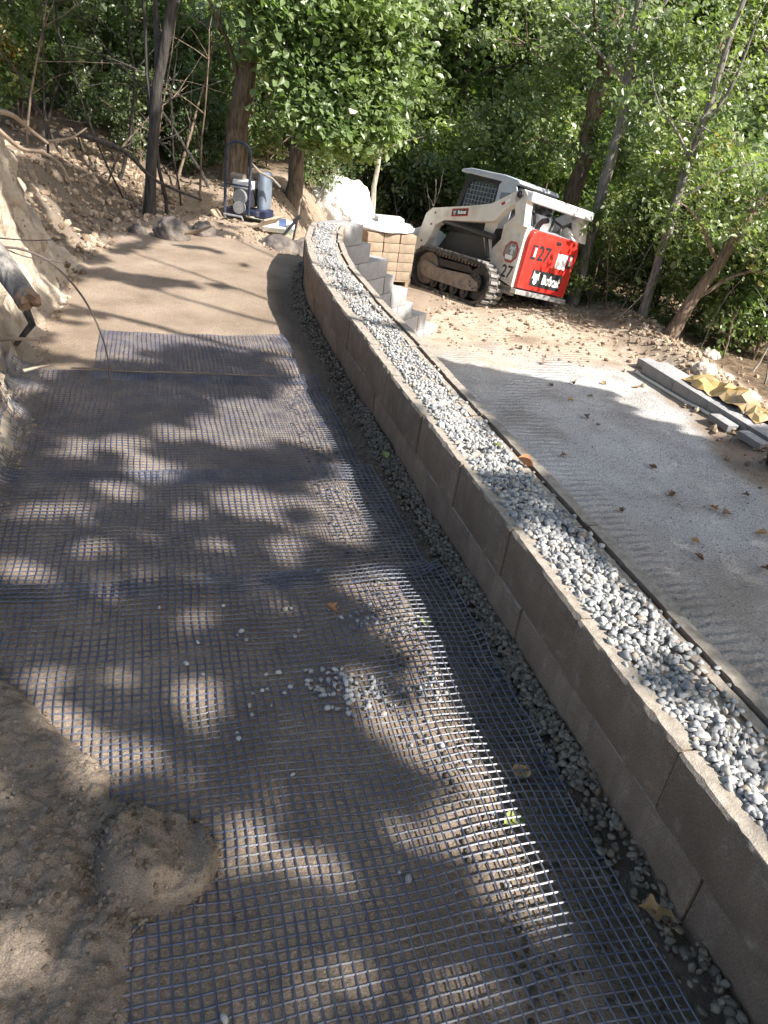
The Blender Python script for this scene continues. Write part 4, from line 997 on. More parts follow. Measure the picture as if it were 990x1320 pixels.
def bucket():
    q = at(997, 612, -1.12); t = thing('rubber_bucket', 'black rubber bucket holding a green tool at the end of the slab row', 'bucket', (q[0], q[1], gz(q[0], q[1])))
    b = MB(); b.tube([(0, 0, 0), (0, 0, .05), (0, 0, .24), (0, 0, .25)], [.11, .115, .145, .15], 22); b.build('bucket_body', 'black_plastic', t, True)
    b = MB(); b.tube([(.15*math.cos(a), .15*math.sin(a), .25) for a in np.linspace(0, 6.2, 24)], .008, 6); b.build('rim', 'black_rubber', t, True)
    b = MB(); b.prism([(-.10, .0), (.06, .0), (.08, .12), (-.02, .20), (-.10, .14)], -.03, .03); o = b.build('green_tool', 'green_plastic', t, False, .012); o.location = (-.02, .02, .22)
    b = MB(); b.tube([(-.06, -.05, .2), (-.14, -.06, .30), (-.18, -.06, .36)], .018, 8); b.build('tool_handle', 'black_plastic', t, True)
bucket()

# ------------------------------------------------------------------ log, roots, twigs on the left
def log():
    e = aty(36, 388, 3.45); s = aty(-60, 255, 3.75); e, s = Vector(e), Vector(s)
    t = thing('broken_log', 'grey broken log end jutting from the cut bank', 'log', tuple(e)); M = Matrix.Translation(-e)
    b = MB(); b.m = M; v = e-s
    b.tube([s, s+v*.4, s+v*.75+Vector((0, 0, .006)), e], [.060, .059, .056, .050], 16, True); b.build('trunk', 'bark_grey', t, True)
    b = MB(); b.m = M; u = v.normalized(); side = u.cross(Vector((0, 0, 1))).normalized(); w = side.cross(u)
    vs = [e+u*.004]; k = 14
    for i in range(k):
        a = 2*math.pi*i/k; r = .053+.007*math.sin(i*2.3); vs.append(e+u*(.02*math.sin(i*1.9)+.016)+(side*math.cos(a)+w*math.sin(a))*r)
    for i in range(k):
        a = 2*math.pi*i/k; vs.append(e-u*.03+(side*math.cos(a)+w*math.sin(a))*.053)
    b.add(vs, [(0, 1+i, 1+(i+1) % k) for i in range(k)]+[(1+i, 1+k+i, 1+k+(i+1) % k, 1+(i+1) % k) for i in range(k)]); b.build('broken_end', 'log_wood', t, False)
    b = MB(); b.m = M; b.tube([e-u*.05-Vector((0, 0, .05)), e+Vector((.02, -.02, -.10)), e+Vector((-.05, -.06, -.20))], [.022, .018, .010], 8); b.build('splinter', 'bark_dark', t, True)
log()
def polyline(name, pts, rad, mat, lab, cat, grp=None, n=7):
    b = MB(); m = len(pts); r = rad if hasattr(rad, '__len__') else [rad*(1-.6*i/(m-1)) for i in range(m)]
    # smooth by Catmull-Rom
    P = [Vector(p) for p in pts]; Q = []; RR = []
    for i in range(m-1):
        p0, p1, p2, p3 = P[max(i-1, 0)], P[i], P[i+1], P[min(i+2, m-1)]
        for k in range(5):
            t = k/5; Q.append(.5*((2*p1)+(-p0+p2)*t+(2*p0-5*p1+4*p2-p3)*t*t+(-p0+3*p1-3*p2+p3)*t**3)); RR.append(r[i]*(1-t)+r[i+1]*t)
    Q.append(P[-1]); RR.append(r[-1]); b.tube(Q, RR, n); return tag(b.build(name, mat, None, True), lab, cat, grp)
polyline('twig', [aty(-10, 318, 3.6), aty(30, 322, 3.6), aty(70, 342, 3.6), aty(108, 385, 3.6), aty(132, 435, 3.6), aty(141, 480, 3.55), aty(138, 520, 3.5), aty(126, 548, 3.45)], [.006, .006, .005, .005, .004, .004, .003, .002], 'twig', 'long thin bent twig arching over the mesh from the bank', 'twig')
polyline('twig', [aty(-10, 306, 3.7), aty(40, 310, 3.7), aty(85, 308, 3.7)], .004, 'twig', 'short straight thin twig above the broken log', 'twig')
polyline('twig', [aty(-10, 312, 3.65), aty(30, 330, 3.6), aty(88, 340, 3.55)], .004, 'twig', 'thin twig crossing under the long arching one', 'twig')
def surf_line(name, pxs, Y, rad, mat, lab, cat, lift=.0):
    pts = []
    for (px, py), yy in zip(pxs, Y):
        q = aty(px, py, yy); pts.append((q[0], q[1], max(q[2], gz(q[0], q[1])+lift)))
    return polyline(name, pts, rad, mat, lab, cat)
surf_line('root', [(-15, 186), (25, 190), (55, 197), (78, 212), (92, 240)], [5.6, 5.7, 5.75, 5.8, 5.8], .018, 'root', 'thick pale root hanging over the rim of the clay bank', 'root')
surf_line('root', [(-15, 142), (15, 148), (40, 168), (62, 185)], [5.9, 6.0, 6.1, 6.2], .022, 'root', 'thick brown root along the top of the bank', 'root')
surf_line('root', [(60, 182), (90, 178), (112, 165)], [6.4, 6.5, 6.6], .012, 'root', 'short pale root sticking out near the bank top', 'root')
surf_line('root', [(0, 437), (25, 437), (48, 438)], [3.3, 3.3, 3.35], .012, 'root', 'short pale splintered root in the near cliff', 'root')
surf_line('root', [(30, 478), (50, 473), (68, 470)], [3.3, 3.35, 3.4], .008, 'twig_pale', 'thin pale root tip poking from the cliff over the mesh', 'root')
surf_line('stick', [(238, 300), (255, 298), (272, 292)], [7.8, 7.8, 7.8], .025, 'root', 'short stick lying at the toe of the dirt slope', 'stick', .02)
surf_line('stick', [(100, 172), (160, 195), (200, 232), (260, 258)], [8.3, 8.6, 8.8, 9.0], .03, 'bark_dark', 'dark fallen branch lying along the wooded slope', 'branch', .03)

# ------------------------------------------------------------------ fallen leaves
def fallen(curl, seed, lobed=False):
    g_ = random.Random(seed); n = 14; V = []; F_ = []
    for i in range(n):
        t = i/(n-1); w = .34*math.sin(math.pi*min(1, t*1.02)**.8)+.01
        if lobed: w *= 1+.45*math.sin(t*15+seed)
        for j in (-1, -.5, 0, .5, 1):
            V.append(((t-.5), j*w, curl*(j*j)*.35*w/.34+.10*curl*math.sin(t*4+seed)+abs(j)*.03))
    for i in range(n-1):
        for j in range(4): a = i*5+j; F_.append((a, a+5, a+6, a+1))
    b = MB(); b.add(V, F_); b.tube([(-.5, 0, .0), (-.62, .03, .02), (-.72, .05, .01)], [.012, .01, .008], 5); return b.mesh('fallen_leaf', True)
def leaf_at(px, py, z, size, mat, lab, curl=.5, lobed=False, grp=None, lift=.012, seed=0):
    p = at(px, py, z); o = link('fallen_leaf', fallen(curl, seed+px, lobed), mat, None, (p[0], p[1], z+lift if z > .2 else gz(p[0], p[1])+lift), (random.uniform(-.2, .2), random.uniform(-.2, .2), random.uniform(0, 6)))
    o.scale = (size,)*3; return tag(o, lab, 'leaf', grp)
leaf_at(676, 600, .405, .07, 'leaf_brown_orange', 'curled orange brown leaf lying on the gravel of the wall top', 1.3)
leaf_at(640, 578, .42, .045, 'leaf_fallen_green', 'small yellow green leaf on the gravel of the wall top', .5)
leaf_at(852, 1168, .06, .10, 'leaf_tan', 'large tan dry leaf among the drain stones at the wall foot', .4, True, None, .035)
leaf_at(674, 993, .03, .075, 'leaf_tan', 'ochre leaf in the dark trough below the lit mesh edge', .5, False, None, .02)
leaf_at(666, 1055, .03, .07, 'leaf_fallen_green', 'green leaf in the trough beneath the lit mesh edge', .4, False, None, .02)
leaf_at(548, 800, .03, .06, 'leaf_fallen_green', 'dull green leaf under the mesh edge by the pebble clump', .4, False, None, .02)
leaf_at(428, 783, .03, .05, 'leaf_orange', 'small orange leaf beside the pebble clump on the mesh', .6, True, None, .025)
leaf_at(496, 585, .06, .06, 'leaf_fallen_green', 'small yellow green leaf on the drain stones', .4, False, None, .05)
for k, (px, py, sz, mt) in enumerate(((918, 658, .07, 'leaf_orange'), (980, 690, .08, 'leaf_tan'), (985, 735, .07, 'leaf_brown'), (778, 495, .07, 'leaf_tan'), (738, 495, .08, 'leaf_brown'), (735, 517, .06, 'leaf_tan'), (755, 540, .07, 'leaf_brown'), (770, 550, .06, 'leaf_brown'), (760, 512, .06, 'leaf_fallen_green'), (710, 498, .07, 'leaf_brown'), (725, 590, .06, 'leaf_brown'), (840, 605, .07, 'leaf_brown'), (865, 640, .07, 'leaf_brown'), (935, 665, .08, 'leaf_brown'), (800, 660, .06, 'leaf_brown'), (900, 720, .07, 'leaf_brown'), (700, 470, .08, 'leaf_brown'), (670, 450, .08, 'leaf_brown'), (690, 640, .06, 'leaf_brown'), (820, 500, .07, 'leaf_orange'), (960, 640, .06, 'leaf_brown'), (895, 700, .06, 'leaf_tan'))):
    nm = {'leaf_orange': 'orange', 'leaf_tan': 'ochre', 'leaf_brown': 'dark brown', 'leaf_fallen_green': 'green'}[mt]
    leaf_at(px, py, -1.12, sz*1.15, mt, f'single fallen {nm} leaf lying on the grey drive', .8, k % 2 == 0, f'{nm} leaves on the drive', .014, k)

# ------------------------------------------------------------------ trees and undergrowth
def leaves(name, P, size, g_, bias=(0, 0, .5), mat='leaf_mid', droop=.35):
    n = len(P); nr = g_.normal(size=(n, 3))*.70+np.array(bias)+.75*SUN; nr /= np.linalg.norm(nr, axis=1)[:, None]
    d = g_.normal(size=(n, 3)); d[:, 2] -= droop; d -= nr*(d*nr).sum(1)[:, None]; d /= np.linalg.norm(d, axis=1)[:, None]
    w = np.cross(nr, d); sz = (size*g_.uniform(.38, 1.5, n))[:, None]; asp = g_.uniform(.55, 1.15, n)[:, None]
    def pt(a, b, c): return P+d*(sz*a)+w*(sz*b*asp)+nr*(sz*c)
    V = np.stack([pt(-.5, 0, 0), pt(-.18, -.40, .10), pt(.22, -.30, .08), pt(.55, 0, -.06), pt(.22, .30, .08), pt(-.18, .40, .10)], 1)
    k = (np.arange(n)*6)[:, None]; Q = np.concatenate([k+np.array([[0, 1, 2, 3]]), k+np.array([[0, 3, 4, 5]])])
    cl = vn(P[:, 0]*1.3+P[:, 2], P[:, 1]*1.3-P[:, 2]*.7, 5)
    tint = np.clip(g_.random(n)*.7+cl*.45-.08, 0, 1)
    me = np_mesh(name, V.reshape(-1, 3), Q, False, {'tint': ('FACE', np.r_[tint, tint])}); me.materials.append(MATS[mat]); return me
def bough(g_, start, dirn, length, n, sag=.25):
    pts = [np.array(start, float)]; d = np.array(dirn, float); d /= np.linalg.norm(d)
    for k in range(n):
        d = d+g_.normal(0, .11, 3)+np.array([0, 0, -sag/n]); d /= np.linalg.norm(d); pts.append(pts[-1]+d*length/n)
    return pts
def tree(name, label, cat, base, trunk_pts, radii, bark, crown=None, mat='leaf_mid', leafsize=.1, seed=0, group=None, limbs=None, nsides=10, rotz=0):
    """trunk_pts relative to the base; crown: list of (centre, radii, leaves) clumps, relative"""
    g_ = np.random.default_rng(seed); t = thing(name, label, cat, base, rotz, group)
    b = MB(); P = [Vector(p) for p in trunk_pts]
    # finer, slightly crooked trunk
    Q = []; R = []
    for i in range(len(P)-1):
        m = max(2, int((P[i+1]-P[i]).length/.25))
        for k in range(m):
            f = k/m; q = P[i].lerp(P[i+1], f)
            if i+k: q = q+Vector(g_.normal(0, radii[i]*.12, 3))
            Q.append(q); R.append(radii[i]*(1-f)+radii[i+1]*f)
    Q.append(P[-1]); R.append(radii[-1]); R[0] *= 1.35; Q[0] = Q[0]-Vector((0, 0, .15))
    b.tube(Q, R, nsides); b.build('trunk', bark, t, True)
    if limbs:
        for L in limbs:
            b = MB(); pts = bough(g_, *L[:3], 7, L[3] if len(L) > 3 else .2); r0 = L[4] if len(L) > 4 else radii[-1]*.6
            b.tube(pts, [r0*(1-.8*k/7) for k in range(8)], 7); b.build('limb', bark, t, True)
    if crown:
        PP = []; twb = MB()
        for c, r, n in crown:
            c = np.array(c, float); r = np.array(r, float)
            # leaves sit on twigs: sub-clumps inside the clump
            m = max(6, n//38); sc = g_.normal(size=(m, 3)); sc /= np.linalg.norm(sc, axis=1)[:, None]; sc *= g_.random(m)[:, None]**.4
            sc = c+sc*r; pick = g_.integers(0, m, n); spread = .11*r.mean()**.5+.04
            PP.append(sc[pick]+g_.normal(0, 1, (n, 3))*spread*np.array([1, 1, .7]))
            for q in sc[::3]:
                twb.tube([c+(q-c)*.1, c+(q-c)*.55+g_.normal(0, .04, 3), q], [.012, .008, .004], 4, False)
        PP = np.concatenate(PP)
        link('crown', leaves('crown', PP, leafsize, g_, mat=mat), None, t)
        tag(twb.build('twigs', bark, t, True), kind='stuff')
    return t
def gb(px, py, Y):
    q = aty(px, py, Y); return (float(q[0]), Y, gz(q[0], Y)-.02)
def rel(base, px, py, Y): 
    q = aty(px, py, Y); return tuple(q-np.array(base))
gt = np.random.default_rng(77)
def clumps(base, spec, n_each):
    """spec: list of (px, py, Y, rx, rz) clumps placed through the picture at given depth"""
    out = []
    for px, py, Y, rx, rz, *k in spec:
        out.append((rel(base, px, py, Y), (rx, rx*.85, rz), int(n_each*(k[0] if k else 1))))
    return out
# left group
B0 = gb(190, 205, 9.2)
tree('forked_tree', 'dark slender tree forking into several stems above the dirt slope', 'tree', B0, [(0, 0, 0), rel(B0, 203, 110, 9.2), rel(B0, 216, 40, 9.2), rel(B0, 231, -60, 9.2), rel(B0, 250, -420, 9.4)], [.065, .055, .048, .04, .02], 'bark_dark',
     clumps(B0, [(120, -160, 9.8, 1.1, .7), (260, -180, 9.6, 1.2, .8), (190, -320, 9.4, 1.5, 1.0)], 900), 'leaf_mid', .10, 1,
     limbs=[(rel(B0, 203, 110, 9.2), (-.10, .05, 1), 2.2, 0, .035), (rel(B0, 196, 170, 9.2), (-.16, .1, 1), 2.0, 0, .028), (rel(B0, 199, 150, 9.2), (.04, .1, 1), 2.0, 0, .026)])
B1 = gb(300, 240, 11.2)
tree('broad_tree', 'thick brown trunk rising behind the plate compactor', 'tree', B1, [(0, 0, 0), rel(B1, 309, 160, 11.2), rel(B1, 322, 60, 11.2), rel(B1, 334, -60, 11.2), rel(B1, 350, -500, 11.4)], [.17, .14, .125, .11, .06], 'bark_brown',
     clumps(B1, [(380, 40, 10.9, .75, .6, 1.6), (400, 110, 10.8, .65, .55, 1.6), (360, -80, 10.8, 1.1, .8), (250, -160, 11, 1.4, 1), (420, 150, 10.7, .45, .4)], 1300), 'leaf_bright', .085, 2,
     limbs=[(rel(B1, 320, 70, 11.2), (.6, -.2, .7), 1.6, .2, .05), (rel(B1, 314, 120, 11.2), (-.3, -.2, 1), 1.5, 0, .04)])
B2 = gb(377, 243, 11.6)
tree('maple_tree', 'leaning brown trunk carrying the brightest hanging green foliage', 'tree', B2, [(0, 0, 0), rel(B2, 386, 180, 11.6), rel(B2, 398, 80, 11.6), rel(B2, 412, -80, 11.6), rel(B2, 430, -500, 11.6)], [.115, .10, .09, .08, .04], 'bark_brown',
     clumps(B2, [(430, 60, 11.0, .6, .6, 1.2), (470, 30, 11.0, .7, .6, 1.4), (450, 130, 10.9, .6, .5, 1.5), (480, 170, 11.0, .40, .35), (420, 175, 11.1, .4, .3), (400, -20, 11, .8, .6, 1.2), (500, 90, 11.2, .5, .5), (465, -120, 11.1, 1.3, .9)], 1300), 'leaf_bright', .085, 3,
     limbs=[(rel(B2, 400, 60, 11.6), (.7, -.5, .3), 1.2, .4, .04), (rel(B2, 395, 100, 11.6), (.4, -.6, .4), 1.0, .4, .03)])
B3 = gb(484, 287, 13.9)
tree('pale_sapling', 'thin pale crooked sapling behind the white bulk bag', 'tree', B3, [(0, 0, 0), rel(B3, 482, 240, 13.9), rel(B3, 489, 200, 13.9), rel(B3, 498, 150, 13.9), rel(B3, 520, 95, 13.9), rel(B3, 545, 0, 13.9)], [.05, .042, .038, .032, .025, .015], 'bark_pale',
     clumps(B3, [(530, 60, 14, .5, .4), (505, 120, 14.2, .45, .35), (560, -20, 14, .7, .5)], 500), 'leaf_mid', .10, 4, limbs=[(rel(B3, 489, 200, 13.9), (.6, 0, .5), .8, 0, .015)])
# right group
R_ = [('leaning_tree', 'dark trunk just behind the loader cab', 733, 262, 14.0, 765, 150, 795, 20, .15, 'bark_brown', 'leaf_mid', 'leaf', [(720, 120, 13.6, .9, .7), (680, 60, 13.5, .9, .7), (740, 60, 13.4, .9, .8), (700, 180, 13.8, .7, .5), (640, 170, 14, .7, .5), (760, -80, 13.6, 1.5, 1)]),
      ('tall_tree', 'slim brown trunk with peeling bark rising past the tailgate of the loader', 768, 268, 13.2, 800, 160, 815, 60, .095, 'bark_grey', 'leaf_mid', 'leaf', [(790, 40, 12.9, .9, .7), (830, 90, 13, .8, .7), (800, 180, 13.1, .6, .5), (860, 20, 13, .9, .8), (830, -100, 13, 1.5, 1)]),
      ('slender_tree', 'slender upright trunk with shaggy vines right of the loader', 826, 415, 12.3, 872, 260, 905, 160, .075, 'bark_grey', 'leaf_mid', 'leaf', [(850, 220, 12.2, .7, .6), (900, 160, 12.4, .8, .7), (930, 90, 12.5, .9, .8), (880, 300, 12.5, .6, .5), (930, 250, 12.4, .7, .6), (960, -20, 12.6, 1.3, 1)]),
      ('leaning_tree', 'orange brown trunk leaning strongly over the berm', 858, 440, 11.4, 895, 385, 960, 290, .10, 'bark_brown', 'leaf_mid', 'leaf', [(930, 330, 11.6, .6, .5), (980, 260, 11.6, .8, .7), (960, 380, 11.5, .5, .4), (1010, 330, 11.4, .7, .6), (1040, 200, 11.5, 1.2, 1)])]
for k, (nm, lab, bx, by, Y, mx, my, tx, ty, r, bark, mat, _, cl) in enumerate(R_):
    B = gb(bx, by, Y); up = rel(B, tx+(tx-mx)*2.2, ty+(ty-my)*2.2, Y)
    tree(nm, lab, 'tree', B, [(0, 0, 0), rel(B, mx, my, Y), rel(B, tx, ty, Y), up], [r, r*.85, r*.7, r*.3], bark, clumps(B, [(a, b, Y+(.55 if i_ % 2 == 0 else -.3), c, d, 1 if i_ % 2 == 0 else .55) for i_, (a, b, q, c, d) in enumerate(cl[:-1])], 1450), mat, .078, 20+k,
         limbs=[(rel(B, tx, ty, Y), (.5, -.2, .8), 1.6, 0, r*.45), (rel(B, mx, my, Y), (.5, -.3, .5), 1.4, .1, r*.35), (rel(B, (mx+tx)/2, (my+ty)/2, Y), (-.5, -.3, .5), 1.4, .1, r*.35)])
# bare twiggy saplings in the thicket
bare = MB(); gt2 = np.random.default_rng(5)
def bare_sapling(base, h, lean, seed, bark, label, group=None, r=.02):
    g_ = np.random.default_rng(seed); t = thing('bare_sapling', label, 'sapling', base, 0, group); b = MB()
    pts = bough(g_, (0, 0, -.1), (lean[0], lean[1], 1), h, 8, 0); b.tube(pts, [r*(1-.75*k/8) for k in range(9)], 6); b.build('stem', bark, t, True)
    for k in range(5):
        b = MB(); i = int(g_.integers(2, 8)); d = g_.normal(size=3); d[2] = abs(d[2])+.2; q = bough(g_, pts[i], d, h*g_.uniform(.2, .45), 5, .1); b.tube(q, [r*.38*(1-.8*m/5) for m in range(6)], 5); b.build('branch', bark, t, True)
sap = [(85, 195, 9.8), (105, 190, 10.2), (128, 200, 9.6), (150, 205, 10), (165, 210, 9.4), (180, 212, 9.8), (215, 225, 9.5), (235, 230, 10), (258, 235, 10.2), (275, 238, 10.6), (60, 170, 9.4), (30, 150, 9), (120, 180, 11), (245, 220, 11), (225, 215, 10.4), (60, 150, 10.6), (200, 205, 11.2)]
for k, (px, py, Y) in enumerate(sap):
    bare_sapling(gb(px, py, Y), float(gt2.uniform(1.6, 3.0)), (float(gt2.normal(0, .25)), float(gt2.normal(0, .2))), 300+k, ('bark_dark', 'bark_dark', 'bark_brown')[k % 3], 'leafless crooked sapling in the shaded thicket above the cut bank', 'bare saplings in the left thicket', float(gt2.uniform(.012, .026)))
sap2 = [(555, 290, 14.5), (535, 270, 14.6), (585, 250, 14.8), (610, 240, 15), (405, 262, 13), (425, 255, 14.5), (450, 250, 14.8), (800, 395, 12.6), (785, 380, 12.8), (795, 392, 12.2), (900, 450, 11.6), (930, 470, 11.2), (970, 470, 10.8), (985, 500, 10.2)]
for k, (px, py, Y) in enumerate(sap2):
    bare_sapling(gb(px, py, Y), float(gt2.uniform(1.0, 2.2)), (float(gt2.normal(.1, .3)), float(gt2.normal(0, .2))), 400+k, ('bark_pale', 'bark_grey', 'bark_brown')[k % 3], 'thin bare sapling at the sunlit edge of the woods', 'bare saplings along the woods edge', float(gt2.uniform(.010, .02)))
# leafy shrubs: five kinds, copied
def shrub(seed, rx, rz, n, mat, label, group, size=.085, z0=.5):
    g_ = np.random.default_rng(seed); cr = []
    for k in range(9):
        a = g_.uniform(0, 6.28); q = g_.random()**.5*rx*.75; cr.append(((q*math.cos(a), q*math.sin(a), z0+g_.uniform(0, 1)*rz), (rx*.42, rx*.42, rz*.26), n//9))
    return tree('understory_shrub', label, 'shrub', (0, 0, -50), [(0, 0, 0), (.04, 0, z0*.6), (0, .05, z0+rz*.7)], [.03, .025, .01], 'bark_brown', cr, mat, size, seed, group, nsides=6,
                limbs=[((.02, 0, .15), (.5, .2, .8), rz*.9, 0, .018), ((.02, 0, .12), (-.5, -.2, .8), rz*.9, 0, .018), ((.02, 0, .15), (-.1, .5, .8), rz*.9, 0, .015)])
kinds = [shrub(501, .85, 1.5, 3000, 'leaf_mid', 'bushy mid green shrub in the understory of the woods', 'mid green shrubs', .078, .25),
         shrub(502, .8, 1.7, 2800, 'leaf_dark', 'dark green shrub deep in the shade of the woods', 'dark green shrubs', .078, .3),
         shrub(503, .95, 1.7, 3200, 'leaf_bright', 'bright sunlit green shrub at the woods edge', 'bright green shrubs', .078, .3),
         shrub(504, .8, 1.5, 2400, 'leaf_warm', 'yellowing shrub with some orange leaves among the trees', 'yellowing shrubs', .078, .4)]
def put(k, x, y, s=1.0, rz=None, z=None, used=set()):
    o = kinds[k] if k not in used else copy_tree(kinds[k]); used.add(k)
    wz = ('above the cut bank', 'behind the compactor and the sacks', 'behind the pallet of pavers', 'behind the loader', 'beyond the row of grey slabs')[sum(x > q*(y/13) for q in (-3.0, -.9, .7, 2.9))]
    o['label'] = ('mid green bushy shrub', 'dark green shrub in the shade', 'bright sunlit green shrub', 'yellowing shrub with orange leaves')[k]+' '+wz+(', deep in the wood' if y > 17.2 else '')
    o['group'] = ('mid green', 'dark green', 'bright green', 'yellowing')[k]+' shrubs '+wz
    o.location = (x, y, (gz(x, y) if z is None else z)-.04); o.rotation_euler = (0, 0, random.uniform(0, 6.28) if rz is None else rz); o.scale = (s, s, s*random.uniform(.9, 1.2)); return o
rs = random.Random(3)
# front row along the woods edge (kind, px, py of the foot, Y, scale)
for k, px, py, Y, s in ((2, 640, 280, 15.0, 1.0), (0, 600, 275, 15.2, 1.0), (2, 690, 290, 14.8, 1.1), (0, 790, 330, 13.8, 1.0), (2, 850, 380, 13.3, 1.0), (0, 905, 420, 12.9, 1.0), (2, 950, 430, 12.6, 1.1), (0, 1000, 450, 12.0, 1.0), (1, 560, 270, 15.4, .9), (1, 520, 262, 15.6, 1.0), (0, 460, 250, 15.2, .8), (1, 420, 245, 14.2, .8), (0, 345, 225, 13.6, .8), (1, 260, 215, 12.4, 1.0), (1, 150, 180, 12.0, 1.0), (0, 60, 130, 11.6, .9), (0, 20, 120, 10.8, .9), (1, 100, 150, 12.8, 1.1), (0, 200, 190, 13, .9), (2, 30, 60, 13.5, 1.0), (1, 230, 200, 12.2, .9), (2, 890, 380, 13.8, 1.2), (0, 770, 350, 13.0, .7), (1, 815, 390, 13.0, .8), (0, 880, 425, 12.2, .6), (2, 985, 420, 11.6, .8), (0, 395, 235, 13.2, .6), (0, 130, 120, 11.4, .8), (2, 40, 90, 10.6, .8), (0, 240, 160, 11.8, .8), (2, 280, 150, 12.6, .8), (0, 90, 70, 12.2, 1.0), (3, 20, 110, 10.2, .55), (2, 170, 110, 12.8, .9), (1, 180, 200, 10.6, .5), (2, 585, 190, 15.6, .8), (2, 620, 150, 16.2, 1.0), (0, 545, 170, 16, .9), (2, 560, 90, 17, 1.1), (0, 500, 150, 16.4, .9), (1, 250, 225, 11.2, .5), (0, 110, 175, 10.8, .45)):
    q = aty(px, py, Y); put(k, float(q[0]), Y, s)
# deeper rows filling the woods
for row, (Y, n, x0, x1, s) in enumerate(((16, 13, -8.5, 6.5, 1.2), (18.5, 16, -10, 11, 1.6), (21.5, 17, -12, 13, 1.9), (25, 17, -15, 16, 2.4))):
    for i in range(n):
        x = x0+(x1-x0)*(i+rs.uniform(.1, .9))/n; k = rs.choice((0, 1, 1, 2, 0, 3, 2) if row else (0, 1, 2, 0, 2, 3, 1)); put(k, x, Y+rs.uniform(-.9, .9), s*rs.uniform(.85, 1.2))
# taller trees behind, three kinds
def wood_tree(seed, bark, mat, label, group):
    g_ = np.random.default_rng(seed); cr = []
    for k in range(16):
        a = g_.uniform(0, 6.28); q = g_.uniform(.3, 1.9); z = g_.uniform(1.6, 7.5); cr.append(((q*math.cos(a), q*math.sin(a), z), (.95, .95, .6), 420))
    return tree('woodland_tree', label, 'tree', (0, 0, -60), [(0, 0, 0), (.08, .02, 2.0), (-.05, .1, 4.5), (.1, 0, 7.5)], [.14, .11, .08, .03], bark, cr, mat, .125, seed, group,
                limbs=[((.07, 0, 1.8), (.7, .3, .5), 1.8, .1, .04), ((.03, 0, 2.4), (-.7, .2, .6), 1.8, .1, .04), ((0, .05, 3.4), (.2, -.8, .5), 1.8, .1, .035)])
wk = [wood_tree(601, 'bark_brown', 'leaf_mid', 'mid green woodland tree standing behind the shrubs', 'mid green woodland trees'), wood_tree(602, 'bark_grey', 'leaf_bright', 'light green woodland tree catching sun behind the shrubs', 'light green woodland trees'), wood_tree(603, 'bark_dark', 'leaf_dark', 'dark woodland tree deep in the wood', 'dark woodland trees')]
uw = set()
for row, (Y, n, x0, x1, s) in enumerate(((18.5, 7, -10, 4.0, 1.0), (21.5, 11, -12, 9, 1.15), (26, 12, -16, 17, 1.5), (32, 13, -21, 22, 2.1), (40, 13, -28, 29, 2.8))):
    for i in range(n):
        x = x0+(x1-x0)*(i+rs.uniform(.15, .85))/n; y = Y+rs.uniform(-1.1, 1.1); k = rs.choice((0, 1, 2, 0, 1)); o = wk[k] if k not in uw else copy_tree(wk[k]); uw.add(k)
        wz = ('above the cut bank', 'behind the compactor', 'behind the pallet of pavers', 'behind the loader', 'beyond the grey slabs')[sum(x > q*(y/13) for q in (-3.0, -.9, .7, 2.9))]
        o['label'] = ('mid green woodland tree', 'light green woodland tree catching sun', 'dark woodland tree')[k]+' '+wz+(', far back in the wood' if y > 24 else ', just past the shrubs')
        o['group'] = ('mid green', 'light green', 'dark')[k]+' woodland trees '+wz
        o.location = (x, y, gz(x, y)-.05); o.rotation_euler = (0, 0, rs.uniform(0, 6.28)); o.scale = (s, s, s*rs.uniform(.9, 1.15))
# far wood that reads as one mass
n = 26000; g5 = np.random.default_rng(9); a = g5.uniform(-.95, .95, n); r = g5.uniform(44, 62, n); x = r*np.sin(a); y = r*np.cos(a); P = np.c_[x, y, ground_z(x, y)+g5.random(n)*13]
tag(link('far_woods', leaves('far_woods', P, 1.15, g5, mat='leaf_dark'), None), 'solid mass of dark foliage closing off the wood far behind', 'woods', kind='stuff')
# pale house half hidden by the leaves
def house():
    q = aty(628, 78, 34.0); t = thing('house', 'pale sided house barely visible through gaps in the leaves', 'house', (q[0], 34.0, gz(q[0], 34.0)-.3), .35)
    b = MB(); b.box((0, 0, 1.6), (5, 4, 3.2)); b.build('wall', 'siding', t)
    b = MB(); b.prism([(-2.3, 3.2), (2.3, 3.2), (0, 4.6)], -2.8, 2.8, 'x'); b.build('roof', 'shingle', t)
    for xx in (-1.4, 1.2):
        b = MB(); b.box((xx, -2.01, 1.8), (.9, .04, 1.1)); w = b.build('window', 'cab_glass', t); b = MB(); b.box((xx, -2.02, 1.18), (1.1, .1, .08)); b.build('sill', 'bright_white', w)
house()

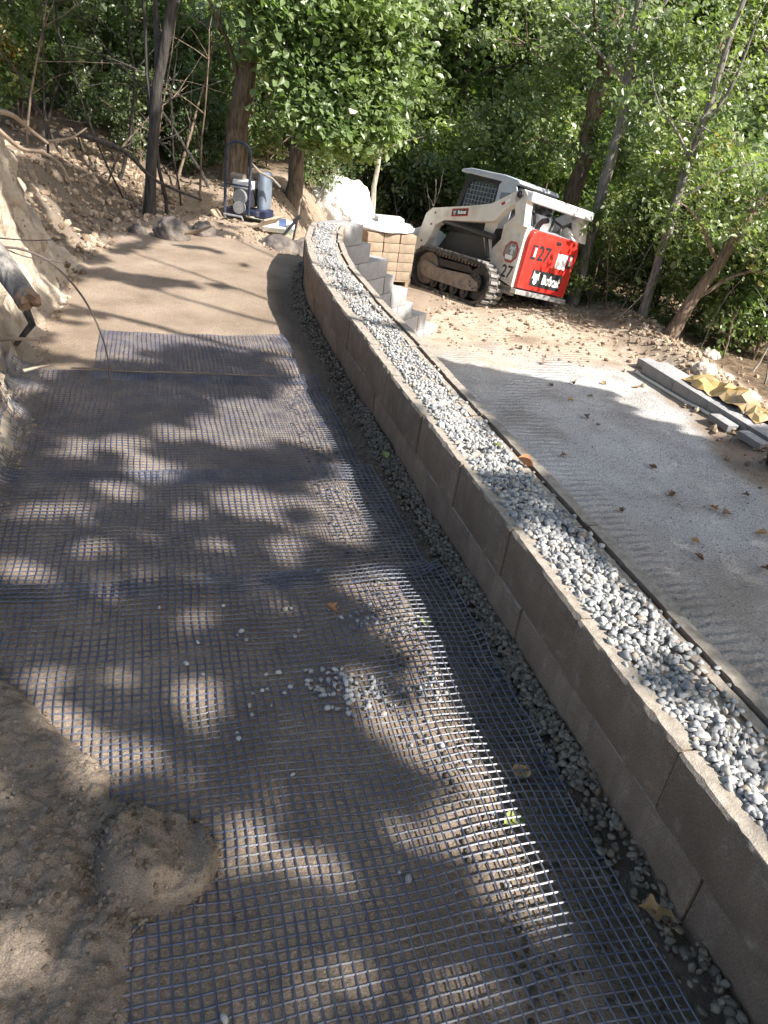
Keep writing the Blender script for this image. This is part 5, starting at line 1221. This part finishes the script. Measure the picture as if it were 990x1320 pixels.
# ------------------------------------------------------------------ trees beside the drive whose crowns dapple the fill
LIT0 = [  # px, py, half-width, half-height in the photograph, height of the surface
 (470,752,62,26,0),(515,800,45,30,0),(540,845,40,40,0),(560,900,45,45,0),(590,960,62,42,0),(610,1010,55,40,0),(640,1070,60,50,0),(685,1150,50,60,0),(600,1085,40,25,0),(540,1075,40,22,0),(500,775,40,25,0),
 (130,580,60,14,0),(200,610,40,12,0),(75,660,45,14,0),(120,700,45,14,0),(320,560,60,14,0),(330,655,50,22,0),(135,762,25,18,0),(180,745,50,12,0),(255,800,28,20,0),(60,880,55,22,0),(150,872,25,18,0),(255,900,38,30,0),(150,985,75,26,0),(330,1075,45,36,0),(280,1060,30,30,0),(370,1045,25,30,0),
 (400,1120,25,18,0),(430,1285,32,46,0),(345,1000,22,14,0),(40,1000,45,24,.12),(100,930,55,24,.08),(60,1200,50,38,.14),(130,1265,75,55,.12),(40,1290,60,50,.14),(30,940,40,22,.12),(570,1295,60,24,0),(640,1300,40,20,0),(470,1230,30,20,0),(280,700,28,12,0),(230,560,30,10,0),(440,570,25,25,0),(405,560,16,18,0),(420,640,30,16,0),(460,650,40,45,.03),(400,520,22,30,.03),(250,660,30,10,0),
 (440,880,40,14,0),(180,1080,14,10,.05),(300,1160,20,10,0),(500,985,14,10,0),
 (410,300,40,14,.4),(430,335,36,14,.4),(450,370,40,14,.4),(475,405,45,18,.4),(510,450,55,26,.4),(545,490,55,24,.4),(585,545,48,28,.4),(620,580,50,24,.4),(655,600,40,14,.4),(690,700,55,26,.4),(730,735,50,24,.4),(765,770,48,28,.4),(815,800,50,28,.4),(850,830,40,16,.4),(905,935,60,30,.4),(950,985,50,40,.4),(980,1050,50,40,.4),(935,880,25,16,.4),(800,700,20,10,.4),(780,880,24,12,.4),
 (640,440,60,14,-1.12),(720,470,70,14,-1.12),(790,482,40,9,-1.12),(610,425,60,14,-1.12),(840,505,30,9,-1.0),(900,520,50,14,-.95),(960,540,50,14,-.95),
 (45,250,60,75,.6),(40,520,14,60,.3)]
KH = SUN[:2]/SUN[2]
def to_plane(p): return p[:2]-KH*p[2]
ELL = []
for px, py, hw, hh, z in LIT0:
    c = to_plane(at(px, py, z)); kk = 1.22 if z > .2 else 1.12; ex = to_plane(at(px+hw*kk, py, z))-c; ey = to_plane(at(px, py+hh*kk, z))-c
    ELL.append((c, np.linalg.inv(np.stack([ex, ey], 1))))
SHD = []
for px, py, hw, hh, z in ((455, 330, 26, 60, .1), (478, 385, 20, 40, -.3), (548, 400, 16, 30, -.7), (150, 250, 60, 25, .3), (240, 245, 45, 20, .3)):
    c = to_plane(at(px, py, z)); ex = to_plane(at(px+hw, py, z))-c; ey = to_plane(at(px, py+hh, z))-c; SHD.append((c, np.linalg.inv(np.stack([ex, ey], 1))))
def lit_mask(x, y):
    wx = x+.075*fbm(x*3.2, y*3.2, 91)+.05*fbm(x*10, y*10, 191, 2); wy = y+.075*fbm(x*3.2+9, y*3.2, 92)+.05*fbm(x*10+5, y*10, 192, 2); lit = np.zeros(x.shape, bool)
    for c, M in ELL:
        u = M[0, 0]*(wx-c[0])+M[0, 1]*(wy-c[1]); v = M[1, 0]*(wx-c[0])+M[1, 1]*(wy-c[1]); lit |= (u*u+v*v) < 1
    # open sky over the far fill, with drifting streaks of shade
    far = (y > 4.9) & (x < .3-.25*(y-5)); lit |= far & (fbm(x*.9+2, y*2.4, 93) > -.22)
    mid = (y > 3.4) & (y <= 4.9) & (x < -.5); lit |= mid & (fbm(x*1.5+2, y*2.8, 94) > .12)
    near = (y <= 3.4) & (x < .6); lit |= near & ((fbm(x*2.6+5, y*3.2, 95) > .40) | (fbm(x*6+5, y*7, 195) > .48))
    lit |= (y > 8.75-.12*x+.35*fbm(x*1.1, y*1.1, 96)) & (x > -2.4)
    bank = (x < -2.7) & (y > 5.6); lit = np.where(bank, fbm(x*1.6+4, y*1.9, 98) > .10, lit)
    for c, M in SHD:
        u = M[0, 0]*(wx-c[0])+M[0, 1]*(wy-c[1]); v = M[1, 0]*(wx-c[0])+M[1, 1]*(wy-c[1]); lit &= (u*u+v*v) > 1
    return lit
def shade_trees():
    g6 = np.random.default_rng(17); sp = .042
    X, Y = np.meshgrid(np.arange(-6.6, 6.5, sp), np.arange(-.6, 10.6, sp), indexing='ij')
    X = X.ravel()+g6.uniform(-sp/2, sp/2, X.size); Y = Y.ravel()+g6.uniform(-sp/2, sp/2, Y.size)
    k = ~lit_mask(X, Y); X, Y = X[k], Y[k]
    Z = 5.7+.9*fbm(X*.35, Y*.35, 97)+g6.normal(0, .25, len(X))
    P = np.c_[X+KH[0]*Z, Y+KH[1]*Z, Z]
    roots = [(4.6, -2.6), (6.8, 1.4), (8.6, -3.4), (9.6, 3.4), (3.2, -5.0), (7.0, -1.0)]
    R2 = np.array(roots); own = ((P[:, None, :2]-R2[None])**2).sum(2).argmin(1)
    names = ['spreading tree by the drive whose limbs reach over the fill', 'tall tree beside the drive shading the gravel wall', 'tree behind the drive with thin high branches', 'far roadside tree shading the grey slabs', 'tree nearest the start of the wall, outside the lane', 'tree between the drive and the open lane']
    for i, (rx, ry) in enumerate(roots):
        pts = P[own == i]
        if len(pts) < 50: continue
        z0 = gz(rx, ry)-.1; base = np.array([rx, ry, z0]); t = thing('roadside_tree', names[i], 'tree', tuple(base))
        top = pts.mean(0)-base; b = MB(); b.tube([(0, 0, 0), (.1, .05, 2), (.0, .1, 4.0), (top[0]*.3, top[1]*.3, 5.4), (top[0]*.6, top[1]*.6, 6.6)], [.22, .18, .15, .10, .05], 12); b.build('trunk', 'bark_brown', t, True)
        ends = pts[g6.choice(len(pts), min(26, len(pts)), replace=False)]-base
        for e in ends[:12]:
            s = np.array([top[0]*.2, top[1]*.2, 4.6+g6.uniform(-1, 1.0)]); m = (s+e)/2+np.array([0, 0, .5]); bb = MB(); bb.tube([s, m, e], [.045, .025, .008], 6); bb.build('limb', 'bark_brown', t, True)
        link('crown', leaves('crown', pts-base, .135, g6, bias=(0, 0, .3), mat='leaf_mid'), None, t)
shade_trees()
